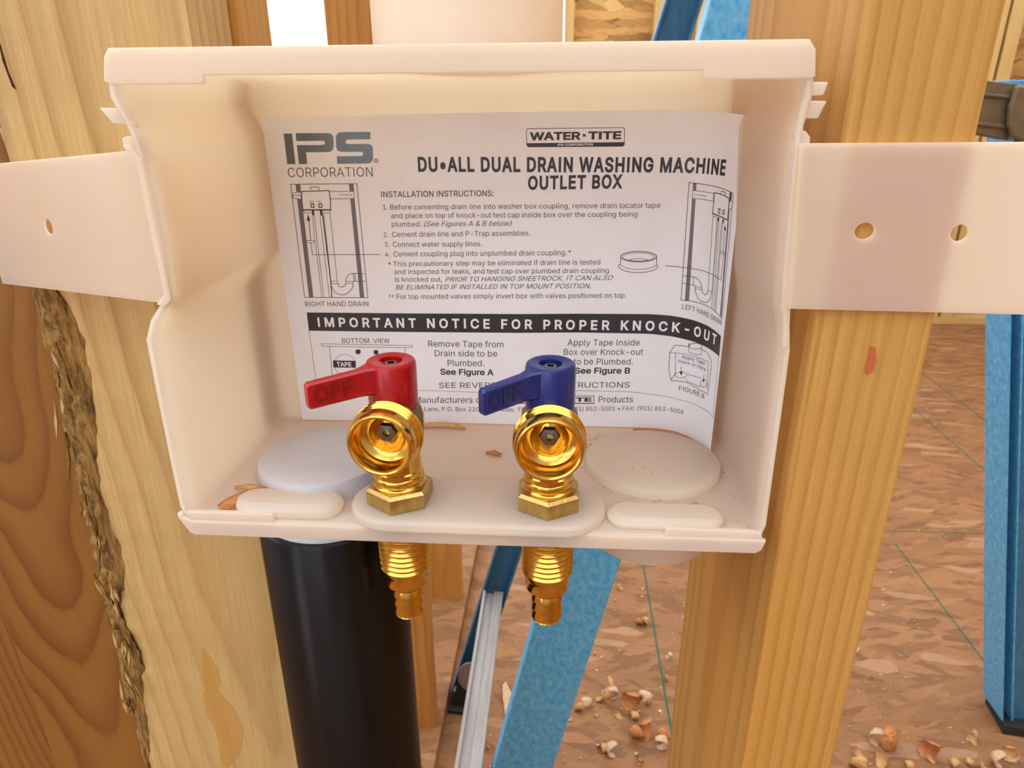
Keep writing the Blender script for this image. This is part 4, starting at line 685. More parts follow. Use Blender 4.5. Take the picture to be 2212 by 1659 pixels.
# ------------------------------------------------------------------ white outlet box
ob = empty('outlet_box', (-33, 45, -157))
OB = (-33, 45, -157)
def bpart(name, g, mat='plastic', **k):
    return obj(name, xyrel(g, *OB), mat, ob, **k)
outer = [(-136, 15.8), (-138.6, 14), (-140.3, 7), (-140.6, 3), (-139.2, -1), (-137, -6), (-135.5, -14), (-135, -30), (-134.8, -46), (-135, -61.5), (-138.5, -64.5), (-142.5, -69.5), (-145.6, -76.5),
         (-146, -100), (-146.2, -125), (-146.2, -145), (-145.2, -149.5), (-142.5, -152.2), (-110, -152.4), (-60, -152.4), (-10, -152.4), (40, -152.4), (74.5, -152.2), (77.2, -149.5), (78.3, -145),
         (78, -125), (77.7, -100), (77.3, -76.5), (76.3, -69.5), (75, -64.5), (74, -61.5), (73, -46), (72.2, -30), (71.5, -14), (71.3, -6), (72.3, -1), (72.6, 3), (72.2, 7), (71, 14), (69, 15.8),
         (40, 16.2), (-10, 16.2), (-60, 16.2), (-110, 16.2)]
rings = [(0, 0, 0, 0), (10, 0.1, 0.4, 0), (40, 0.4, 1.4, 0), (72, 0.8, 2.4, 0), (82, 1.0, 3.0, 0.0), (90, 1.3, 4.0, 0.1), (93, 1.9, 5.4, 0.3), (95, 3.0, 8, 0.8), (96.2, 5.0, 11.5, 2), (96.6, 8, 15, 4)]
V, F = [], []; n = len(outer)
for Y, ix, it, ibm in rings:
    ixr = ix if Y > 79 else ix * 0.9
    for x, z in outer:
        f = (x + 33) / 110; f = max(-1, min(1, f))
        side = ixr if x < -33 else max(0, ixr - 2.2)
        nx = x - f * side
        g = (z + 68) / 84
        nz_ = z - max(0, g) * it - min(0, g) * ibm
        V.append((nx, Y, nz_))
for i in range(len(rings) - 1):
    for k in range(n): a = i * n + k; b = i * n + (k + 1) % n; F.append((a, b, b + n, a + n))
F.append(tuple((len(rings) - 1) * n + k for k in range(n)))
body = bpart('body', (V, F), smooth=50)
sm = body.modifiers.new('wall', 'SOLIDIFY'); sm.thickness = 0.0019; sm.offset = 1; sm.use_even_offset = False
BODY = body
tl = [(-137.6, 16.6), (-139.4, 14.2), (-141.0, 7.2), (-139.2, 6.6), (-138.5, 6.3), (-109.6, 6.3), (-109.2, 6.9), (-109.2, 8.7), (40.5, 8.9), (40.5, 7.2), (41.2, 6.6), (70.6, 6.6), (72.4, 7.0), (71.4, 14.2), (69.3, 16.9)]
bpart('top_lip', prism(tl, -1.4, 0.6, 'y'), bevel=0.5)
bl = [(-147.2, -147.5), (-147.2, -149.5), (-143.4, -156.4), (-141.6, -157.3), (-40, -157.4), (75.5, -156.6), (77.6, -155.2), (78.9, -150.8), (77.6, -150.8), (-141.5, -150.9), (-145.2, -149.4), (-145.5, -147.5)]
bpart('bottom_lip', prism(bl, -1.6, 0.8, 'y'), bevel=0.5)
bpart('lip_tab', prism([(-143.8, -147.2), (-109.4, -147.0), (-109.0, -150.9), (-144.2, -150.9)], -0.6, 1.6, 'y'), bevel=0.4)
bpart('lip_tab', prism([(42.0, -147.2), (77.2, -147.8), (77.6, -150.9), (41.6, -150.9)], -0.6, 1.6, 'y'), bevel=0.4)
# broken snap tabs and bumps on the rim
for p in ([(-145.4, -0.2), (-138.4, -0.3), (-134.6, -5.4), (-142.0, -4.9)], [(-140, -9.2), (-138.6, -8.7), (-135, -8.8), (-134.5, -14.5), (-139.8, -13)],
          [(70.6, 5.9), (76.8, 5.7), (76.0, 2.2), (70.8, 2.0)], [(70.2, 0.8), (77.2, 0.6), (75.4, -4.2), (69.6, -4.2)],
          [(69.2, -7.4), (72.4, -7.6), (74.0, -9.4), (74.2, -12.5), (69.8, -13.5)]):
    bpart('snap_tab', prism(p, 0.4, 3.2, 'y'), bevel=0.4)
# ridge beside each strap
bpart('strap_ridge', prism([(70.8, -12), (72.6, -11.5), (75.2, -61), (76.4, -75), (74.6, -76), (73.2, -61)], -1.0, 0.6, 'y'), bevel=0.4)
bpart('strap_ridge', prism([(-139.6, -11.2), (-137.8, -11), (-134.2, -16), (-133.6, -62), (-136, -64.6), (-139.0, -63.5), (-135.6, -60), (-136.2, -18)], -0.8, 1.0, 'y'), bevel=0.4)
# floor features
def puck(r, z0, z1, seg=56, e=0.9): return lathe([(r, z0), (r, z1 - e), (r - e * 0.3, z1 - e * 0.3), (r - e, z1), (0.01, z1)], seg)
bpart('drain_cap', move(puck(29.5, -151, -146.6, e=1.4), 43.2, 54.2), smooth=40)
lc = bpart('drain_cap', move(lathe([(28.2, -151), (28.2, -143), (27.6, -141.8), (26.2, -141.2), (12, -141.5), (0.01, -141.7)], 56), -101.5, 40), 'cap', smooth=40)
tag(lc, 'grey raised round cap')
stad = prism(stadium(-63.5, 2.5, 12.8, 17.6), -151, -146.2)
bpart('valve_plate', stad, bevel=1.3, smooth=50)
for x0, x1, y0, y1, z1 in ((-119.5, -92, -0.6, 15.5, -144.6), (28, 57.5, 0.4, 16, -146.0)):
    r = (y1 - y0) / 2 - 0.2
    bpart('floor_boss', prism(stadium(x0, x1, (y0 + y1) / 2 + 1.3, r), -151, z1), bevel=2.6, smooth=60)
# hubs
bpart('top_hub', move(lathe([(34, 14), (34, 92), (31, 92), (31, 14)], 64, closed=True), -34.6, 52), smooth=40)
bpart('drain_hub', move(lathe([(28.7, -152.6), (28.7, -183), (27.9, -184), (26.4, -184), (26.4, -152.6)], 64, closed=True), 43.5, 54), smooth=40)
lh = bpart('drain_hub', move(lathe([(28.7, -152.6), (29.6, -166), (29.6, -190), (26.4, -190), (26.4, -152.6)], 64, closed=True), -103, 45), 'white', smooth=40)
tag(lh, 'bluish white hub above the black pipe')
# right strap: lies flat along the front of the stud
strap = plate2d([(0, 0), (170, 0.8), (170, -52.5), (3.6, -50.5)], [circle(22.9, -25.6, 3.0, ry=2.6)] + [circle(51.2 + 28.6 * k, -26.0, 2.7, ry=2.6) for k in range(4)], 1.3)
g = ([(x + 70.6, -2.4 + t, z - 11.0) for x, z, t in strap[0]], strap[1])
s1 = bpart('mounting_strap', g, 'strap'); tag(s1, 'long flat strap over the right stud')
# left strap: folded back to the flat stud
holes = [circle(d, -25.5, 3.4, ry=3.2) for d in (76,)]
strap = plate2d([(0, -1), (135, 0.5), (135, -51), (-2, -52.5)], holes, 1.3)
ux, uy = -0.868, 0.497
g = ([(-137.5 + x * ux + t * uy * 0, 4 + x * uy + t, -12.0 + z - 0.088 * x) for x, z, t in strap[0]], strap[1])
s2 = bpart('mounting_strap', g, 'strap'); tag(s2, 'short strap folded back to the left stud')
tag(ob, 'white plastic washing machine outlet box holding two valves and a printed sheet', 'outlet box')

# ------------------------------------------------------------------ black drain pipe
pipe = obj('drain_pipe', lathe([(32.4, -30), (32.4, 955), (31.4, 956.5), (29.9, 956.5), (29.9, -30)], 64, closed=True), 'abs', loc=(-103, 45, -1128), smooth=40)
tag(pipe, 'thick black drain pipe standing under the left hub', 'pipe')

# ------------------------------------------------------------------ valves
def make_valve(enamel, relief):
    root = empty('angle_valve', (0, 0, 0))
    hexf = []
    for k in range(48):
        a = (k / 48 * 360 + 0) % 60 - 30; hexf.append(math.cos(math.radians(30)) / math.cos(math.radians(a)) )
    hexf30 = hexf[4:] + hexf[:4]
    obj('hex_nut', lathe([(12.6, 0), (13.4, 0.6), (13.4, 6.4), (12.2, 7.6), (9.6, 7.6)], 48, poly=hexf30), 'brass_nut', root, smooth=25)
    rb = [(10.2, 7.4), (10.4, 8.6), (10.0, 9.2), (9.4, 9.5), (9.9, 10.2), (10.0, 11.8), (9.7, 12.4), (9.5, 12.6), (9.5, 14.5), (9.0, 15.0), (8.8, 24), (9.4, 27), (9.9, 31), (9.6, 36), (8.6, 39.5), (7.2, 41.5), (7.0, 43)]
    bd = obj('body', lathe(rb, 48), 'brass', root, smooth=35)
    hexb = [math.cos(math.radians(22.5)) / math.cos(math.radians((k / 48 * 360) % 45 - 22.5)) for k in range(48)]
    bo = obj('packing_nut', lathe([(9.6, 27), (10.6, 28), (10.8, 37), (10.0, 40.5), (7.5, 41.5)], 48, poly=hexb), 'brass_dull', root, (0, 1.5, 0), smooth=25)
    tag(bo, 'dull brown brass packing nut')
    # hose outlet, opening to the viewer
    prof = [(9.4, -8), (10.2, 4.5), (11.4, 7), (12.6, 7.6), (13.3, 8.4), (13.4, 9.4), (12.7, 10.0), (13.1, 10.8), (13.4, 11.6), (12.7, 12.2), (13.0, 13.0), (13.35, 13.8), (12.7, 14.6), (12.75, 17.2), (12.5, 18.6), (12.0, 19.4), (11.4, 19.7),
            (10.7, 19.4), (10.3, 18.6), (10.2, 12.5), (10.0, 11.8), (7.6, 10.9), (7.1, 10.4), (6.9, 9.2), (3.4, 4.0), (2.4, 3.6), (0.01, 3.5)]
    ou = obj('hose_outlet', lathe(prof, 56, '-y'), 'brass', root, (0, 0, 33.2), smooth=30)
    tag(ou, 'polished brass threaded hose outlet')
    hx = [math.cos(math.radians(30)) / math.cos(math.radians((k / 24 * 360) % 60 - 30)) for k in range(24)]
    obj('centre_stud', lathe([(3.9, 2.5), (3.9, 10.4), (3.5, 11.2), (1.4, 11.3), (1.1, 9.4), (0.01, 9.4)], 24, '-y', poly=hx), 'steel', ou, (0, 0, 1.2), smooth=25)
    # handle
    hub = lathe([(6.5, 40.2), (8.4, 40.6), (9.1, 41.6), (9.3, 44), (9.3, 57.6), (8.9, 58.8), (8.2, 59.3), (4.8, 59.2), (4.3, 58.9), (4.2, 56.6), (0.01, 56.6)], 48)
    a = math.radians(225)
    ux, uy = math.cos(a), math.sin(a)
    def lv(u, w, z): return (u * ux - w * uy, u * uy + w * ux, z)
    sta = [(3.5, 4.6, 48.3, 58.9), (8.8, 3.8, 48.3, 58.7), (11.5, 2.5, 48.2, 58.5), (14, 2.0, 48.2, 58.2), (32.2, 1.8, 48.2, 57.9), (33.0, 1.4, 48.9, 57.2)]
    V, F = [], []
    for u, hw, z0, z1 in sta:
        c = 0.7
        V += [lv(u, -hw, z0 + c), lv(u, -hw + c, z0), lv(u, hw - c, z0), lv(u, hw, z0 + c), lv(u, hw, z1 - c), lv(u, hw - c, z1), lv(u, -hw + c, z1), lv(u, -hw, z1 - c)]
    for i in range(len(sta) - 1):
        for k in range(8): p = i * 8 + k; q = i * 8 + (k + 1) % 8; F.append((p, q, q + 8, p + 8))
    F.append(tuple(range(8))[::-1]); F.append(tuple((len(sta) - 1) * 8 + k for k in range(8)))
    hd = obj('handle', merge(hub, (V, F)), enamel, root, smooth=35)
    # raised OFF on the face of the lever that looks to the front right
    tv, tf = text_mesh('OFF', 14.5, 6.0, 0.4, 0.012)
    V = []
    for x, y, z in tv:
        V.append(lv(31.0 - x, 1.88 + z * 1000, 50.4 + y))
    obj('off_lettering', (V, tf), relief, hd)
    obj('stem_screw', lathe([(2.6, 55), (2.6, 57.6), (2.2, 58.1), (1.4, 58.1), (1.3, 57.0), (0.01, 57.0)], 24), 'steel', hd, smooth=30)
    # threaded tail below the box
    tp = [(10.2, -4)]; z = -9
    while z > -29: tp += [(10.5, z), (9.5, z - 1.0), (9.5, z - 1.3), (10.5, z - 2.2)]; z -= 2.4
    tp += [(9.6, -33.5), (9.0, -34.5), (8.9, -39), (7.6, -40.5), (6.3, -41.2), (6.0, -42)]
    for k in range(3): zz = -42 - k * 4.4; tp += [(5.7, zz), (6.5, zz - 2.8), (6.5, zz - 3.3), (5.7, zz - 4.2)]
    tp += [(5.9, -55.6), (5.4, -56.2), (4.1, -56.2), (4.0, -50)]
    obj('barbed_tail', lathe(tp, 40), 'brass', root, smooth=30)
    return root

def grow(pts, d):
    """push a closed outline outwards by d (mitred)"""
    n = len(pts); out = []
    for k in range(n):
        ax, ay = pts[k - 1]; bx, by = pts[k]; cx, cy = pts[(k + 1) % n]
        l1 = math.hypot(bx - ax, by - ay) or 1; l2 = math.hypot(cx - bx, cy - by) or 1
        n1 = ((by - ay) / l1, -(bx - ax) / l1); n2 = ((cy - by) / l2, -(cx - bx) / l2)
        mx, my = n1[0] + n2[0], n1[1] + n2[1]; q = mx * mx + my * my
        k2 = 2 / q if q > 0.8 else 2.5
        out.append((bx + mx * k2 * d, by + my * k2 * d))
    return out

GLYPH_CACHE = {}
def glyph_tris(ch, bold):
    key = (ch, bold)
    if key not in GLYPH_CACHE:
        adv, cs = GLYPHS.get(ch, GLYPHS[' ']); loops = []
        for c in cs.split():
            q = [int(t) / 1000 for t in c.split(',')]; loops.append(list(zip(q[::2], q[1::2])))
        area = lambda p: sum(p[i - 1][0] * p[i][1] - p[i][0] * p[i - 1][1] for i in range(len(p))) / 2
        V, F = [], []
        if loops:
            sgn = 1 if area(max(loops, key=lambda p: abs(area(p)))) > 0 else -1
            loops = [grow(p, bold * sgn) if bold else p for p in loops]
            vs, es = [], []
            for p in loops:
                n0 = len(vs); vs += [Vector(t) for t in p]; es += [(n0 + k, n0 + (k + 1) % len(p)) for k in range(len(p))]
            r = delaunay_2d_cdt(vs, es, [], 0, 1e-6)
            V = [tuple(v) for v in r[0]]
            for f in r[2]:      # keep what lies inside by winding number
                cx = sum(V[i][0] for i in f) / len(f); cy = sum(V[i][1] for i in f) / len(f); w = 0
                for p in loops:
                    for (ax, ay), (bx, by) in zip(p, p[1:] + p[:1]):
                        if (ay <= cy) != (by <= cy) and ax + (cy - ay) / (by - ay) * (bx - ax) > cx: w += 1 if by > ay else -1
                if w: F.append(tuple(f))
        GLYPH_CACHE[key] = (adv / 1000, V, F)
    return GLYPH_CACHE[key]

def text_mesh(s, width, cap, extrude=0.0, bold=0.0, spacing=1.0, italic=0.0):
    """lettering as (verts, faces): x from 0 to width, baseline at y = 0, capital height cap (mm)"""
    V, F = [], []; px = 0.0
    for ch in s:
        adv, gv, gf = glyph_tris(ch, bold); n = len(V)
        V += [(px + x + y * italic, y, 0.0) for x, y in gv]; F += [tuple(i + n for i in f) for f in gf]
        px += adv + 0.7 * (spacing - 1)
    x0 = min(v[0] for v in V); x1 = max(v[0] for v in V)
    k = width / (x1 - x0)
    V = [((x - x0) * k, (y + bold) * cap / (0.509 + 2 * bold), z) for x, y, z in V]
    if extrude:      # raised lettering: lift the face and add skirts
        cnt = {}
        for f in F:
            for a, c in zip(f, f[1:] + f[:1]): cnt[(a, c)] = 1
        n = len(V); rim = [e for e in cnt if (e[1], e[0]) not in cnt]
        V = [(x, y, extrude / 1000) for x, y, z in V] + V
        F = F + [(a, c, c + n, a + n) for a, c in rim]
    return V, F

vr = make_valve('red', 'red_relief'); vr.location = W(-61.5, 12.5, -146.2); vr.rotation_euler.z = math.radians(-4)
tag(vr, 'brass angle valve with the red OFF lever, left of the blue one', 'valve', 'pair of brass valves on the box floor')
vb = make_valve('blue', 'blue_relief'); vb.location = W(-2.5, 12.5, -146.2); vb.rotation_euler.z = math.radians(1)
tag(vb, 'brass angle valve with the blue OFF lever', 'valve', 'pair of brass valves on the box floor')

# ------------------------------------------------------------------ printed sheet, stood in the box and curling forward at its right side
PROF = [(-131, 91.0), (-90, 91.3), (-50, 91.5), (-10, 91.5), (35, 91.5), (44, 91.4), (52.5, 90.3), (58, 88.3), (62.3, 84.8), (65.8, 79.8), (68.8, 73.5), (70.8, 67), (71.8, 62)]
SS = [0.0]
for a, b in zip(PROF, PROF[1:]): SS.append(SS[-1] + math.hypot(b[0] - a[0], b[1] - a[1]))
def smooth_prof(s):
    def lin(s):
        s = max(-5, min(SS[-1] + 5, s)); i = 0
        while i < len(SS) - 2 and s > SS[i + 1]: i += 1
        u = (s - SS[i]) / (SS[i + 1] - SS[i]); a, b = PROF[i], PROF[i + 1]
        return a[0] + u * (b[0] - a[0]), a[1] + u * (b[1] - a[1])
    if s < 160: return lin(s)
    pts = [lin(s + d) for d in (-2.5, -1.25, 0, 1.25, 2.5)]
    return sum(p[0] for p in pts) / 5, sum(p[1] for p in pts) / 5
def sheet(s, z, off=0.0):
    x, y = smooth_prof(s); xa, ya = smooth_prof(s - 0.5); xb, yb = smooth_prof(s + 0.5)
    tx, ty = xb - xa, yb - ya; L = math.hypot(tx, ty) or 1
    return (x + ty / L * off, y - tx / L * off, z)
SHO = (-30, 85, -149)
def srel(g): return xyrel(g, *SHO)
ns, ntv = 110, 24
def ztop(s):
    P = [(0, -4.8), (28, -4.4), (88, -3.1), (147, -2.6), (182, -2.4), (194, -2.9), (216.4, -4.3)]
    for a, b in zip(P, P[1:]):
        if s <= b[0]: u = (s - a[0]) / (b[0] - a[0]); return a[1] + u * (b[1] - a[1])
    return P[-1][1]
V, F = [], []
for i in range(ns + 1):
    s = 216.4 * i / ns
    for j in range(ntv + 1):
        t = j / ntv; z = -149.4 + (ztop(s) + 149.4) * t
        V.append(sheet(s + (1.0 * (1 - t) if i == 0 else 0), z))
for i in range(ns):
    for j in range(ntv): a = i * (ntv + 1) + j; F.append((a, a + ntv + 1, a + ntv + 2, a + 1))
paper = obj('instruction_sheet', srel((V, F)), 'paper', loc=SHO, smooth=60)
tag(paper, 'white printed installation instruction sheet curling along the right wall of the box', 'paper sheet')

BOLD = {'b': 0.022, 'm': 0.012}
for st, s0, z0, s1, z1, h, sty in PRINT_TEXT:
    it = 0.28 if 'i' in sty else 0.0
    bold = 0.020 if 'b' in sty else (0.008 if 'm' in sty else (-0.006 if 'l' in sty else 0.0))
    sp = 1.0
    if st.startswith('IMPORTANT'): sp = 1.30; bold = 0.026
    if 'c' in sty: sp = 1.08; bold = 0.030
    if st in ('WATER', 'TITE', 'WATER TITE'): bold = 0.034
    tv, tf = text_mesh(st, s1 - s0, h * (0.93 if 'c' in sty else 1), 0, bold, sp, it)
    ang = (z1 - z0) / (s1 - s0)
    V = [sheet(s0 + x, z0 + x * ang + y, 0.16 if 'w' in sty else 0.10) for x, y, _ in tv]
    mat = 'paper_print' if 'w' in sty else ('ink' if ('b' in sty or 'c' in sty) else 'ink_soft')
    nm = 'heading' if ('c' in sty or h > 3.5) else 'printed_text'
    o = obj(nm, srel((V, tf)), mat, paper); tag(o, kind='stuff')

def seg_strip(p, w):
    """polyline -> thin ribbon in sheet space, cut short so that it follows the curl"""
    V, F = [], []
    for (a, b), (c, d) in zip(p, p[1:]):
        L = math.hypot(c - a, d - b)
        if L < 1e-6: continue
        nx, ny = -(d - b) / L * w / 2, (c - a) / L * w / 2; ex, ey = (c - a) / L * w * 0.3, (d - b) / L * w * 0.3
        a, b, c, d = a - ex, b - ey, c + ex, d + ey
        k = max(1, int(abs(c - a) / 3) + 1); n = len(V)
        for i in range(k + 1):
            u = i / k; x, y = a + (c - a) * u, b + (d - b) * u
            V += [sheet(x + nx, y + ny, 0.11), sheet(x - nx, y - ny, 0.11)]
        for i in range(k): q = n + 2 * i; F.append((q, q + 1, q + 3, q + 2))
    return V, F
groups = {}
for gname, w, p in PRINT_LINE:
    groups.setdefault(gname, {}).setdefault('ink', []).append(seg_strip(p, w * 0.05 if w > 2 else w * 0.22))
for gname, mt, p in PRINT_FILL:
    if mt == 'q':
        h = len(p) // 2; top, bot = p[:h], p[h:][::-1]; V, F = [], []
        for i in range(h - 1):
            for j in range(8):
                for u in (j / 8, (j + 1) / 8):
                    V += [sheet(top[i][0] + (top[i + 1][0] - top[i][0]) * u, top[i][1] + (top[i + 1][1] - top[i][1]) * u, 0.10), sheet(bot[i][0] + (bot[i + 1][0] - bot[i][0]) * u, bot[i][1] + (bot[i + 1][1] - bot[i][1]) * u, 0.10)]
                q = len(V) - 4; F.append((q, q + 1, q + 3, q + 2))
        groups.setdefault(gname, {}).setdefault('ink', []).append((V, F)); continue
    key = 'ink_grey' if mt == 'g' else ('ink_logo' if gname == 'logo' else 'ink')
    groups.setdefault(gname, {}).setdefault(key, []).append(([sheet(a, b, 0.09 if mt == 'g' else 0.12) for a, b in p], [tuple(range(len(p)))]))
for gname, d in groups.items():
    for key, gs in d.items():
        o = obj(gname, srel(merge(*gs)), key, paper); tag(o, kind='stuff')

# ------------------------------------------------------------------ ladders
def channel(w, d, t, flip):
    """C section, web of width w, flanges of depth d"""
    if flip: return [(0, 0), (w, 0), (w, d), (w - t, d), (w - t, t), (t, t), (t, d), (0, d)]
    return [(0, d), (0, 0), (t, 0), (t, d - t), (w - t, d - t), (w - t, 0), (w, 0), (w, d)]
def leaning(sec, x_at0, lean, y, z0, z1):
    n = len(sec); V = []
    for z in (z0, z1):
        for a, b in sec: V.append((x_at0 + lean * z + a, y + b, z))
    F = [(i, (i + 1) % n, n + (i + 1) % n, n + i) for i in range(n)] + [tuple(range(n))[::-1], tuple(range(n, 2 * n))]
    return V, F
LA = (0, 700, -1200)
lad = empty('stepladder', LA)
def lpart(name, g, mat, **k): return obj(name, xyrel(g, *LA), mat, lad, **k)
nr = lpart('side_rail', leaning(channel(85, 32, 4, True), 113, 0.2165, 500, -1198, 900), 'fibreglass', bevel=7.0)
fr = lpart('side_rail', leaning(channel(53, 28, 4, False), 105, 0.272, 900, -1178, 900), 'fibreglass_shaded', bevel=1.5)
tag(fr, 'far rail coloured darker for shadow')
for z in (-905, -300, 300):
    xl = 108 + 0.245 * z
    y0, y1 = 532, 898
    bar = merge(box(xl - 24, xl + 12, y0, y1, z - 8, z), box(xl - 24, xl - 20, y0, y1, z - 34, z))
    if z == -905: bar = merge(box(-134, -101, 400, 898, -908, -903), box(-138, -132, 400, 898, -940, -896), box(-116, -98, 400, 898, -903, -898))
    lpart('cross_bar', bar, 'aluminium', bevel=0.8)
ft = lpart('foot', prism([(-218, 872), (-160, 868), (-160, 925), (-214, 925)], -1200, -1192), 'rubber')
lpart('foot', move(prism([(-190, -1192), (-136, -1192), (-112, -1120), (-150, -1108), (-176, -1128)], 886, 892, 'y'), -20), 'rubber')
lpart('shoe_plate', move(prism(circle(-150, -1100, 26, 24, ry=38), 884, 887.5, 'y'), -18, 0, -10), 'galv')
tag(lad, 'blue fibreglass ladder leaning behind the box, shown by two tilted rails', 'ladder')

LB = (930, 900, -1200)
l2 = empty('stepladder', LB)
def l2part(name, g, mat, **k): return obj(name, xyrel(g, *LB), mat, l2, **k)
l2part('side_rail', leaning(channel(22, 70, 3, False), 650.5, -0.2335, 905, -1178, 30), 'fibreglass', bevel=1.0)
l2part('web', leaning([(22, 8), (80, 8), (80, 12), (22, 12)], 650.5, -0.2335, 905, -1178, 20), 'fibreglass_shaded')
l2part('foot', prism([(925, 892), (1000, 880), (1005, 960), (935, 975)], -1200, -1178), 'rubber')
cap = merge(prism([(596, 30), (655, 24), (655, -52), (590, -40)], 903, 930, 'y'), prism([(590, 14), (655, 8), (655, 3), (590, 9)], 899, 903, 'y'), prism([(590, -24), (655, -31), (655, -37), (590, -30)], 899, 903, 'y'))
l2part('top_bracket', cap, 'bronze', bevel=1.5)
l2part('end_plate', prism([(640, 23), (720, 16), (760, 0), (760, -70), (668, -55), (650, -46), (641, -30), (637, -5)], 888, 898, 'y'), 'bronze', bevel=4)
tag(l2, 'partly visible blue ladder with a brown metal top bracket at the right edge', 'ladder')

# ------------------------------------------------------------------ wood shavings and crumbs
def shaving_geo(L, w, turns, seed, r0=None):
    rnd = random.Random(seed); V, F = [], []; n = 16
    r = r0 or L / (2 * math.pi * turns) ; skew = rnd.uniform(-0.5, 0.5) * w
    for i in range(n + 1):
        u = i / n; a = u * turns * 2 * math.pi; rr = r * (1 - 0.35 * u)
        x = rr * math.sin(a); z = r - rr * math.cos(a)
        e = w * (0.25 + 0.75 * math.sin(math.pi * min(1, 0.12 + u * 0.8))) / 2
        sy = skew * u + rnd.uniform(-0.06, 0.06) * w
        V += [(x, sy - e, z), (x + rnd.uniform(-0.04, 0.04) * w, sy, z + 0.1 * w * math.sin(a)), (x, sy + e, z)]
    for i in range(n):
        for k in range(2): q = i * 3 + k; F.append((q, q + 3, q + 4, q + 1))
    return V, F
mats = ['shaving', 'shaving_pale', 'shaving', 'shaving_dark']
protos = []
for k, (L, w, t) in enumerate(((58, 26, 0.40), (74, 20, 0.55), (44, 20, 0.28), (64, 32, 0.45), (50, 14, 0.8), (30, 10, 0.2))):
    o = obj('wood_shaving', shaving_geo(L, w, t, k), mats[k % 4], loc=(0, 0, -1199.5), smooth=60)
    sm = o.modifiers.new('thickness', 'SOLIDIFY'); sm.thickness = 0.0006
    protos.append(o)
SHV = {'shaving': 'tan', 'shaving_pale': 'pale whitish', 'shaving_dark': 'orange brown'}
spots = [(112, 944, 1.5), (128, 935, 1.2), (98, 930, 1.1), (165, 900, 1.6), (180, 886, 1.3), (192, 905, 1.0), (150, 880, 0.9), (71, 916, 1.1), (60, 905, 0.9), (202, 937, 1.3), (212, 925, 0.9),
         (114, 802, 1.3), (95, 815, 1.0), (130, 790, 1.1), (200, 830, 1.5), (185, 845, 1.2), (215, 815, 1.3), (170, 800, 1.0), (232, 842, 1.0),
         (668, 860, 1.9), (660, 845, 1.3), (845, 871, 1.5), (855, 860, 1.0), (740, 821, 1.4), (752, 812, 1.0), (894, 831, 1.6), (905, 822, 1.2), (880, 815, 1.2), (600, 802, 1.4), (615, 815, 1.0), (640, 795, 1.3), (700, 800, 1.2), (790, 805, 1.3), (820, 815, 1.0), (850, 800, 1.3), (930, 800, 1.3)]
rnd = random.Random(21)
while len(spots) < 80:      # thick litter below the ladder and beside the partition
    spots.append((rnd.uniform(-195, -60), rnd.uniform(600, 860), rnd.uniform(0.35, 0.8)))
while len(spots) < 160:
    y = rnd.uniform(620, 2200); spots.append((rnd.uniform(-40, 0.42 * y + 330), y, rnd.uniform(0.3, 0.75) if y < 1100 else rnd.uniform(0.4, 0.9)))
for i, (x, y, s) in enumerate(spots):
    k = rnd.randrange(6)
    o = protos[i] if i < 6 else protos[k].copy()
    if i >= 6: COL.objects.link(o)
    o.location = W(x, y, -1199.4); o.scale = (s * 0.85, s * 0.85, s * 0.65); o.rotation_euler = (rnd.uniform(-0.2, 0.2), rnd.uniform(-0.1, 0.1), rnd.uniform(0, 6.28))
    kind = SHV[mats[(i if i < 6 else k) % 4]]
    tag(o, kind + ' curled wood shaving lying on the strand board floor', 'wood shaving', kind + ' wood shavings on the floor')
sp = obj('wood_splinter', prism([(-10, -46), (8, -30), (14, 5), (4, 48), (-5, 40), (-9, 4)], 0, 4), 'shaving_pale', loc=(-94, 915, -1200), rot=(0, 0, math.radians(12)))
tag(sp, 'long pale wood splinter on the floor between the ladder rails', 'wood splinter')

def local_shaving(name, pts, z, mat, label, cat='wood shaving', w=None):
    """a thin curved flake from a centre line of (x, y, z, half width)"""
    V, F = [], []
    for i, (x, y, zz, hw) in enumerate(pts):
        a = pts[max(0, i - 1)]; b = pts[min(len(pts) - 1, i + 1)]
        L = math.hypot(b[0] - a[0], b[1] - a[1]) or 1; nx, ny = -(b[1] - a[1]) / L, (b[0] - a[0]) / L
        V += [(x + nx * hw, y + ny * hw, zz), (x, y, zz + hw * 0.35), (x - nx * hw, y - ny * hw, zz - hw * 0.1)]
    for i in range(len(pts) - 1):
        for k in range(2): q = i * 3 + k; F.append((q, q + 3, q + 4, q + 1))
    c = (pts[0][0], pts[0][1], z)
    o = obj(name, xyrel((V, F), *c), mat, loc=c, smooth=50)
    s = o.modifiers.new('thickness', 'SOLIDIFY'); s.thickness = 0.0003
    tag(o, label, cat); return o
local_shaving('wood_shaving', [(-133, 5, -149.2, 3.2), (-130, 8, -147.5, 3.4), (-126, 12.5, -146.6, 2.2), (-122, 16, -146.3, 1.6), (-118, 17.8, -146.6, 0.8)], -149.5, 'shaving_dark', 'orange wood shaving in the left front corner of the box')
local_shaving('wood_shaving', [(-134, 21, -148.6, 1.0), (-129, 21, -147.8, 1.7), (-122, 18.5, -147.4, 1.9), (-114, 15.6, -147.6, 1.8), (-106, 14.4, -148.2, 0.9)], -149.5, 'shaving', 'pale orange shaving lying against the grey cap')
local_shaving('wood_shaving', [(38, 87.5, -149.2, 1.6), (47, 86.5, -148.6, 1.9), (54, 83.5, -148.2, 2.1), (60, 79.5, -148.3, 2.2), (64.5, 74, -148.6, 1.8), (67.5, 67, -149, 0.9)], -149.5, 'shaving_dark', 'orange shaving caught behind the right cap under the sheet')
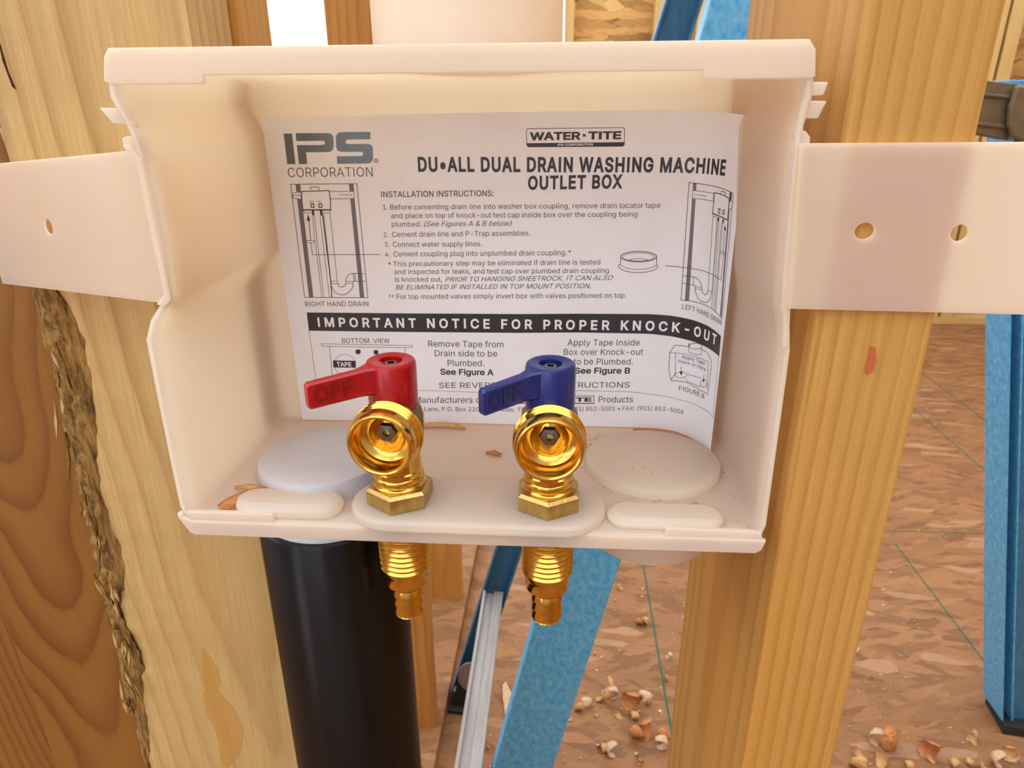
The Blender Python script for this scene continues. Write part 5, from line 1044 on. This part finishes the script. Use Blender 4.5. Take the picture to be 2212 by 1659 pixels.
local_shaving('wood_shaving', [(-68, 86, -149.6, 1.2), (-60, 87.5, -148.6, 2.2), (-52, 87, -148.6, 2.0), (-45, 85, -149.6, 0.9)], -149.8, 'shaving', 'fluffy shaving under the sheet between the two valves')
local_shaving('wood_shaving', [(-32, 61, -149.9, 0.9), (-29, 60, -149.2, 1.9), (-25, 58, -149.6, 1.0)], -149.9, 'shaving_dark', 'small brown shaving alone on the box floor between the valves')
local_shaving('wood_shaving', [(-93, 51, -141.1, 0.4), (-90.5, 49, -140.7, 0.8), (-88.5, 46.5, -141.1, 0.4)], -141.3, 'shaving', 'tiny orange sliver on the grey cap')
local_shaving('wood_shaving', [(-128, 70, -149.9, 0.8), (-123, 75, -149.2, 1.6), (-117, 76.5, -149.8, 0.8)], -149.9, 'shaving', 'small shaving at the back left corner of the box floor')
local_shaving('wood_shaving', [(54.5, 19.5, -150.0, 0.8), (56.6, 20.2, -149.4, 1.5), (58.6, 19.2, -150.0, 0.7)], -150, 'shaving', 'small chip on the box floor in front of the right cap')
# sawdust crumbs: uncountable
V, F = [], []; rnd = random.Random(5)
def crumb(x, y, z, r):
    n = len(V)
    V.extend([(x + r * rnd.uniform(-1.4, 1.4), y + r * rnd.uniform(-1, 1), z + r * rnd.uniform(-0.3, 0.6)) for _ in range(4)])
    F.extend([(n, n + 1, n + 2), (n, n + 2, n + 3), (n, n + 3, n + 1), (n + 1, n + 3, n + 2)])
for _ in range(60): a = rnd.uniform(0, 6.28); r = 30.5 + abs(rnd.gauss(0, 2)); crumb(43 + r * math.cos(a), 54 + r * math.sin(a), -150.1, rnd.uniform(0.2, 0.7))
for _ in range(40): a = rnd.uniform(2.5, 5.5); r = 29.5 + abs(rnd.gauss(0, 3)); crumb(max(-138, -101.5 + r * math.cos(a)), 40 + r * math.sin(a), -150.1, rnd.uniform(0.15, 0.5))
for _ in range(60): crumb(rnd.uniform(14, 26), rnd.uniform(62, 85), -150.1, rnd.uniform(0.2, 0.9))
for _ in range(40): crumb(rnd.uniform(8, 74), rnd.uniform(2, 30), -150.1, rnd.uniform(0.15, 0.5))
for _ in range(14): crumb(43 + rnd.gauss(0, 10), 45 + rnd.gauss(0, 8), -146.5, rnd.uniform(0.15, 0.6))
for _ in range(14): crumb(rnd.uniform(-60, 20), rnd.uniform(-2, 30), -146.0, rnd.uniform(0.1, 0.3))
for _ in range(30): crumb(75.2 - rnd.uniform(0, 1), rnd.uniform(2, 60), -150.0, rnd.uniform(0.2, 0.7))
cr = obj('sawdust', (V, F), 'shaving', loc=(0, 0, 0)); tag(cr, 'fine sawdust crumbs scattered over the box floor', 'sawdust', kind='stuff')
V, F = [], []
for _ in range(1500):
    y = rnd.uniform(560, 3000); crumb(rnd.uniform(-200, 0.45 * y + 450), y, -1199.4, rnd.uniform(1.2, 4.5))
cf = obj('wood_chips', (V, F), 'shaving_pale', loc=(0, 0, 0)); tag(cf, 'tiny pale wood chips scattered over the strand board floor', 'wood chips', kind='stuff')
